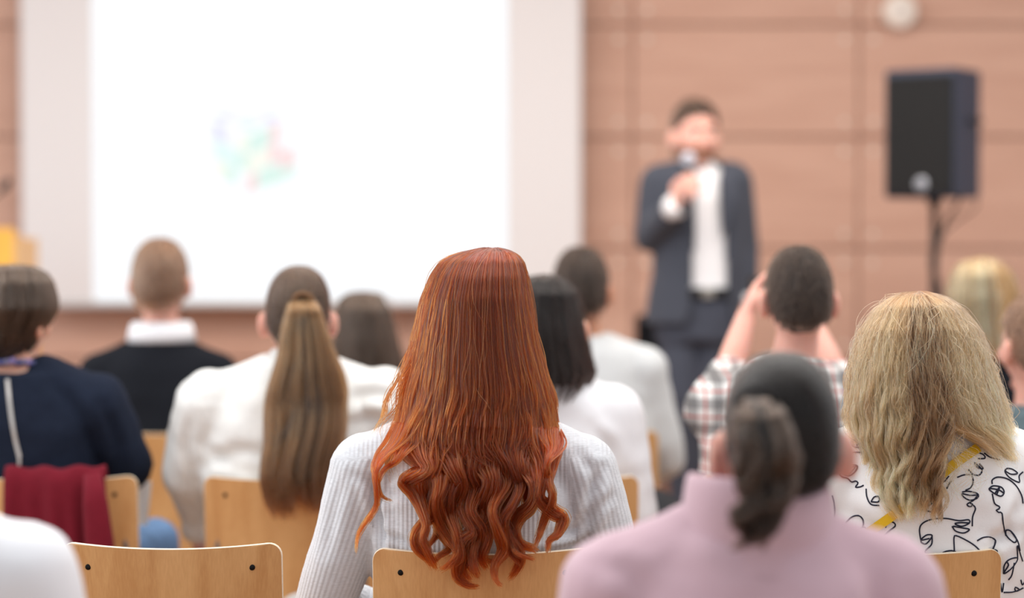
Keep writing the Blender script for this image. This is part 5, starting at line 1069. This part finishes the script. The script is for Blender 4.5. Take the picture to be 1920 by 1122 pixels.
# ------------------------------------------------------------------ loudspeaker on its stand
def loudspeaker():
    Y = 8.3; cxp, top, bot = 1757, 128, 372
    z1, z0 = W(cxp, top + 6, Y)[2], W(cxp, bot, Y)[2]; h = z1 - z0; cx_ = W(cxp, 300, Y)[0]; R = rotz(math.radians(-36))
    C = np.array([cx_, Y, (z0 + z1) / 2]); sp = tag(empty('loudspeaker', (cx_, Y, z0)), 'black loudspeaker box with a round silver badge on a pole stand', 'loudspeaker')
    # outline in plan: wide front, back corners cut
    fw, bw_, d = 0.145, 0.135, 0.155; plan = [(-fw, -d), (fw, -d), (fw + 0.002, -d + 0.03), (bw_, d - 0.06), (bw_ - 0.06, d), (-bw_ + 0.06, d), (-bw_, d - 0.06), (-fw - 0.002, -d + 0.03)]
    b = B(); P = []
    for z, k in ((-h / 2, 0.96), (-h / 2 + 0.012, 1.0), (h / 2 - 0.012, 1.0), (h / 2, 0.96)):
        for x, y in plan: P.append((x * k, y * k, z))
    n = len(plan); b.add(np.array(P) @ R.T + C, grid_faces(n, 4) + [tuple(range(n))[::-1], tuple(range(3 * n, 4 * n))]); body = obj('cabinet', b, mat('speaker_cabinet', (48, 54, 72), 0.5, bump=0.2, bscale=500), sp, angle=25)
    def pl(x, y, z): return C + R @ np.array([x, y, z])
    b = B(); box(b, pl(0, -d - 0.004, -0.006), (2 * fw - 0.016, 0.012, h - 0.040), R, bev=0.005); gr = obj('grille', b, mat('speaker_grille', (14, 14, 16), 0.6, bump=0.6, bscale=700), sp, smooth=False)
    b = B(); c = pl(0.012, -d - 0.011, -h / 2 + 0.052); ax = R @ np.array([0, -1.0, 0]); tube(b, [c, c + ax * 0.003, c + ax * 0.005], [0.026, 0.026, 0.021], 24); bd = obj('badge', b, mat('badge_silver', (176, 176, 182), 0.3, metal=0.6), sp, angle=40)
    b = B(); x_ = R @ np.array([1.0, 0, 0]); ring = [c + ax * 0.0055 + x_ * 0.012 * math.cos(a) + np.array([0, 0, 0.012 * math.sin(a)]) for a in np.linspace(0.5, 5.8, 20)]; tube(b, ring, 0.0022, 6); obj('badge_mark', b, mat('badge_dark', (60, 60, 66), 0.4), bd)
    b = B(); hp = [pl(fw - 0.004 + 0.0, -0.03, 0.05), pl(fw + 0.018, -0.02, 0.05), pl(fw + 0.018, 0.05, 0.05), pl(fw - 0.006, 0.06, 0.05)]; tube(b, catmull(hp, 14), 0.008, 8); obj('handle', b, BLACKPL, sp)
    # stand
    st = tag(empty('speaker_stand', (cx_, Y, 0.14)), 'black tripod pole stand under the loudspeaker', 'stand'); bx = W(1752, 400, Y)[0]; BLK = mat('stand_black', (24, 25, 28), 0.5)
    b = B(); tube(b, [(bx, Y, 0.9), (bx, Y, z0 + 0.002)], 0.0145, 14); obj('upper_pole', b, BLK, st)
    b = B(); tube(b, [(bx, Y, 0.2), (bx, Y, 1.0)], 0.0185, 14); obj('pole', b, BLK, st)
    b = B(); tube(b, [(bx, Y, 0.97), (bx, Y, 1.05)], 0.028, 14); obj('clamp_collar', b, BLK, st)
    b = B(); tube(b, [(bx, Y, z0 - 0.03), (bx, Y, z0 - 0.001)], [0.024, 0.03], 14); obj('socket', b, BLK, st)
    for k in range(3):
        a = 0.5 + k * 2.094; e = np.array([bx + 0.45 * math.cos(a), Y + 0.45 * math.sin(a), 0.155])
        b = B(); tube(b, [(bx + 0.02 * math.cos(a), Y + 0.02 * math.sin(a), 0.75), e], 0.011, 10); obj('leg', b, BLK, st)
        b = B(); tube(b, [(bx + 0.02 * math.cos(a), Y + 0.02 * math.sin(a), 0.32), (bx + 0.24 * math.cos(a), Y + 0.24 * math.sin(a), 0.43)], 0.008, 8); obj('brace', b, BLK, st)
        b = B(); sphere(b, e, 0.016); obj('rubber_foot', b, BLK, st)
    pts = [W(q[0], q[1], Y - 0.0) + [0, q[2], 0] for q in ((1812, 372, 0.1), (1800, 385, 0.08), (1778, 410, 0.02), (1764, 432, -0.01), (1757, 450, -0.035), (1744, 480, -0.035), (1744, 505, -0.035), (1756, 530, -0.035), (1760, 560, -0.035), (1750, 620, -0.03), (1758, 720, -0.03), (1752, 860, -0.03))]
    pts.append(np.array([bx + 0.05, Y - 0.1, 0.147])); pts.append(np.array([bx + 0.9, Y - 0.05, 0.147]))
    b = B(); tube(b, catmull(pts, 90), 0.008, 8); tag(obj('speaker_cable', b, BLK, loc=pts[0]), 'black cable looping from the loudspeaker down its stand', 'cable')
    pts = [W(q[0], q[1], Y) + [0, q[2], 0] for q in ((1836, 366, 0.08), (1838, 385, 0.06), (1822, 398, 0.03), (1795, 415, 0.0), (1765, 440, -0.03), (1756, 470, -0.03), (1752, 560, -0.03), (1748, 800, -0.03))] + [np.array([bx - 0.02, Y - 0.1, 0.146]), np.array([bx + 0.8, Y + 0.1, 0.146])]
    b = B(); tube(b, catmull(pts, 60), 0.004, 8); tag(obj('power_cable', b, BLK, loc=pts[0]), 'thin black power cord hanging from behind the loudspeaker', 'cable')
loudspeaker()

# ------------------------------------------------------------------ lectern with its gooseneck microphone
def lectern():
    Y = 8.3; x1 = W(48, 430, Y)[0]; zt = W(50, 428, Y)[2]; w = 0.55; xc = x1 - w / 2; O = empty('lectern', (xc, Y, 0.14)); OAK = wood('lectern_wood', (240, 186, 84), (222, 160, 62), rough=0.35)
    tag(O, 'honey-coloured wooden lectern beside the projection screen', 'lectern')
    b = B(); box(b, (xc, Y - 0.19, (0.16 + zt) / 2), (w, 0.02, zt - 0.16), bev=0.004); obj('front_panel', b, OAK, O, smooth=False)
    for q in (-1, 1):
        b = B(); box(b, (xc + q * (w / 2 - 0.011), Y + 0.02, (0.16 + zt - 0.04) / 2), (0.02, 0.40, zt - 0.20), bev=0.004); obj('side_panel', b, OAK, O, smooth=False)
    b = B(); box(b, (xc, Y + 0.02, zt - 0.035), (w - 0.044, 0.40, 0.02), rotx(-0.12), bev=0.004); obj('reading_top', b, OAK, O, smooth=False)
    b = B(); box(b, (xc, Y + 0.02, 0.15), (w + 0.02, 0.44, 0.02), bev=0.004); obj('plinth', b, OAK, O, smooth=False)
    b = B(); box(b, (xc, Y + 0.05, 0.75), (w - 0.044, 0.34, 0.018), bev=0.003); obj('shelf', b, OAK, O, smooth=False)
    pts = [W(-60, 424, Y), W(-55, 400, Y), W(-20, 378, Y), W(2, 358, Y)]; M_ = tag(empty('gooseneck_microphone', pts[0]), 'dark gooseneck microphone standing on the lectern', 'microphone')
    b = B(); tube(b, catmull(pts, 20), 0.005, 8); obj('gooseneck', b, BLACKPL, M_)
    b = B(); tube(b, [W(0, 360, Y), W(4, 356, Y), W(14, 342, Y), W(18, 336, Y)], [0.008, 0.014, 0.016, 0.006], 14); obj('foam_head', b, BLACKPL, M_)
    b = B(); p0 = pts[0]; tube(b, [p0 + [0, 0, -0.03], p0 + [0, 0, -0.005], p0 + [0, 0, 0.004]], [0.035, 0.032, 0.02], 18); obj('base', b, BLACKPL, M_)
lectern()

# ------------------------------------------------------------------ black chair on the stage behind the presenter
def stage_chair():
    Y = 8.5; x0_, x1_ = W(1192, 600, Y)[0], W(1290, 600, Y)[0]; xc = (x0_ + x1_) / 2; hw = (x1_ - x0_) / 2; zt, zb = W(1200, 590, Y)[2], W(1200, 712, Y)[2]; G = 0.14
    PAD = mat('chair_black_fabric', (20, 20, 24), 0.9, bump=0.3, bscale=400, spec=0.15); o = tag(empty('padded_chair', (xc, Y, G)), 'black padded chair standing behind the presenter on the stage', 'chair')
    b = B(); box(b, (xc, Y, (zt + zb) / 2), (2 * hw, 0.05, zt - zb), rotx(0.08), bev=0.018); obj('backrest', b, PAD, o, angle=50)
    b = B(); box(b, (xc, Y - 0.24, G + 0.45), (2 * hw + 0.16, 0.44, 0.06), bev=0.02); obj('seat', b, PAD, o, angle=50)
    for q in (-1, 1):
        x = xc + q * (hw + 0.05)
        b = B(); tube(b, catmull([(x, Y + 0.06, G), (x, Y + 0.0, G + 0.45), (xc + q * (hw - 0.03), Y + 0.02, zb + 0.08)], 12), 0.011, 10); obj('leg', b, STEEL, o)
        b = B(); tube(b, [(x, Y - 0.44, G), (x, Y - 0.42, G + 0.43)], 0.011, 10); obj('leg', b, STEEL, o)
stage_chair()

# ------------------------------------------------------------------ small things between the rows
p = W(266, 944, YC + 0.25); b = B(); V = np.array([W(252, 903, YC + 0.2), W(284, 903, YC + 0.26), W(276, 985, YC + 0.26), W(250, 985, YC + 0.2)]); V = np.vstack([V, V + [0.0, 0.004, 0]])
b.add(V, [(0, 1, 2, 3), (7, 6, 5, 4), (0, 4, 5, 1), (1, 5, 6, 2), (2, 6, 7, 3), (3, 7, 4, 0)]); tag(obj('paper_sheet', b, mat('paper_white', (236, 238, 240), 0.8), loc=p, smooth=False), 'white sheet of paper held beside the chair with the burgundy jacket', 'paper')
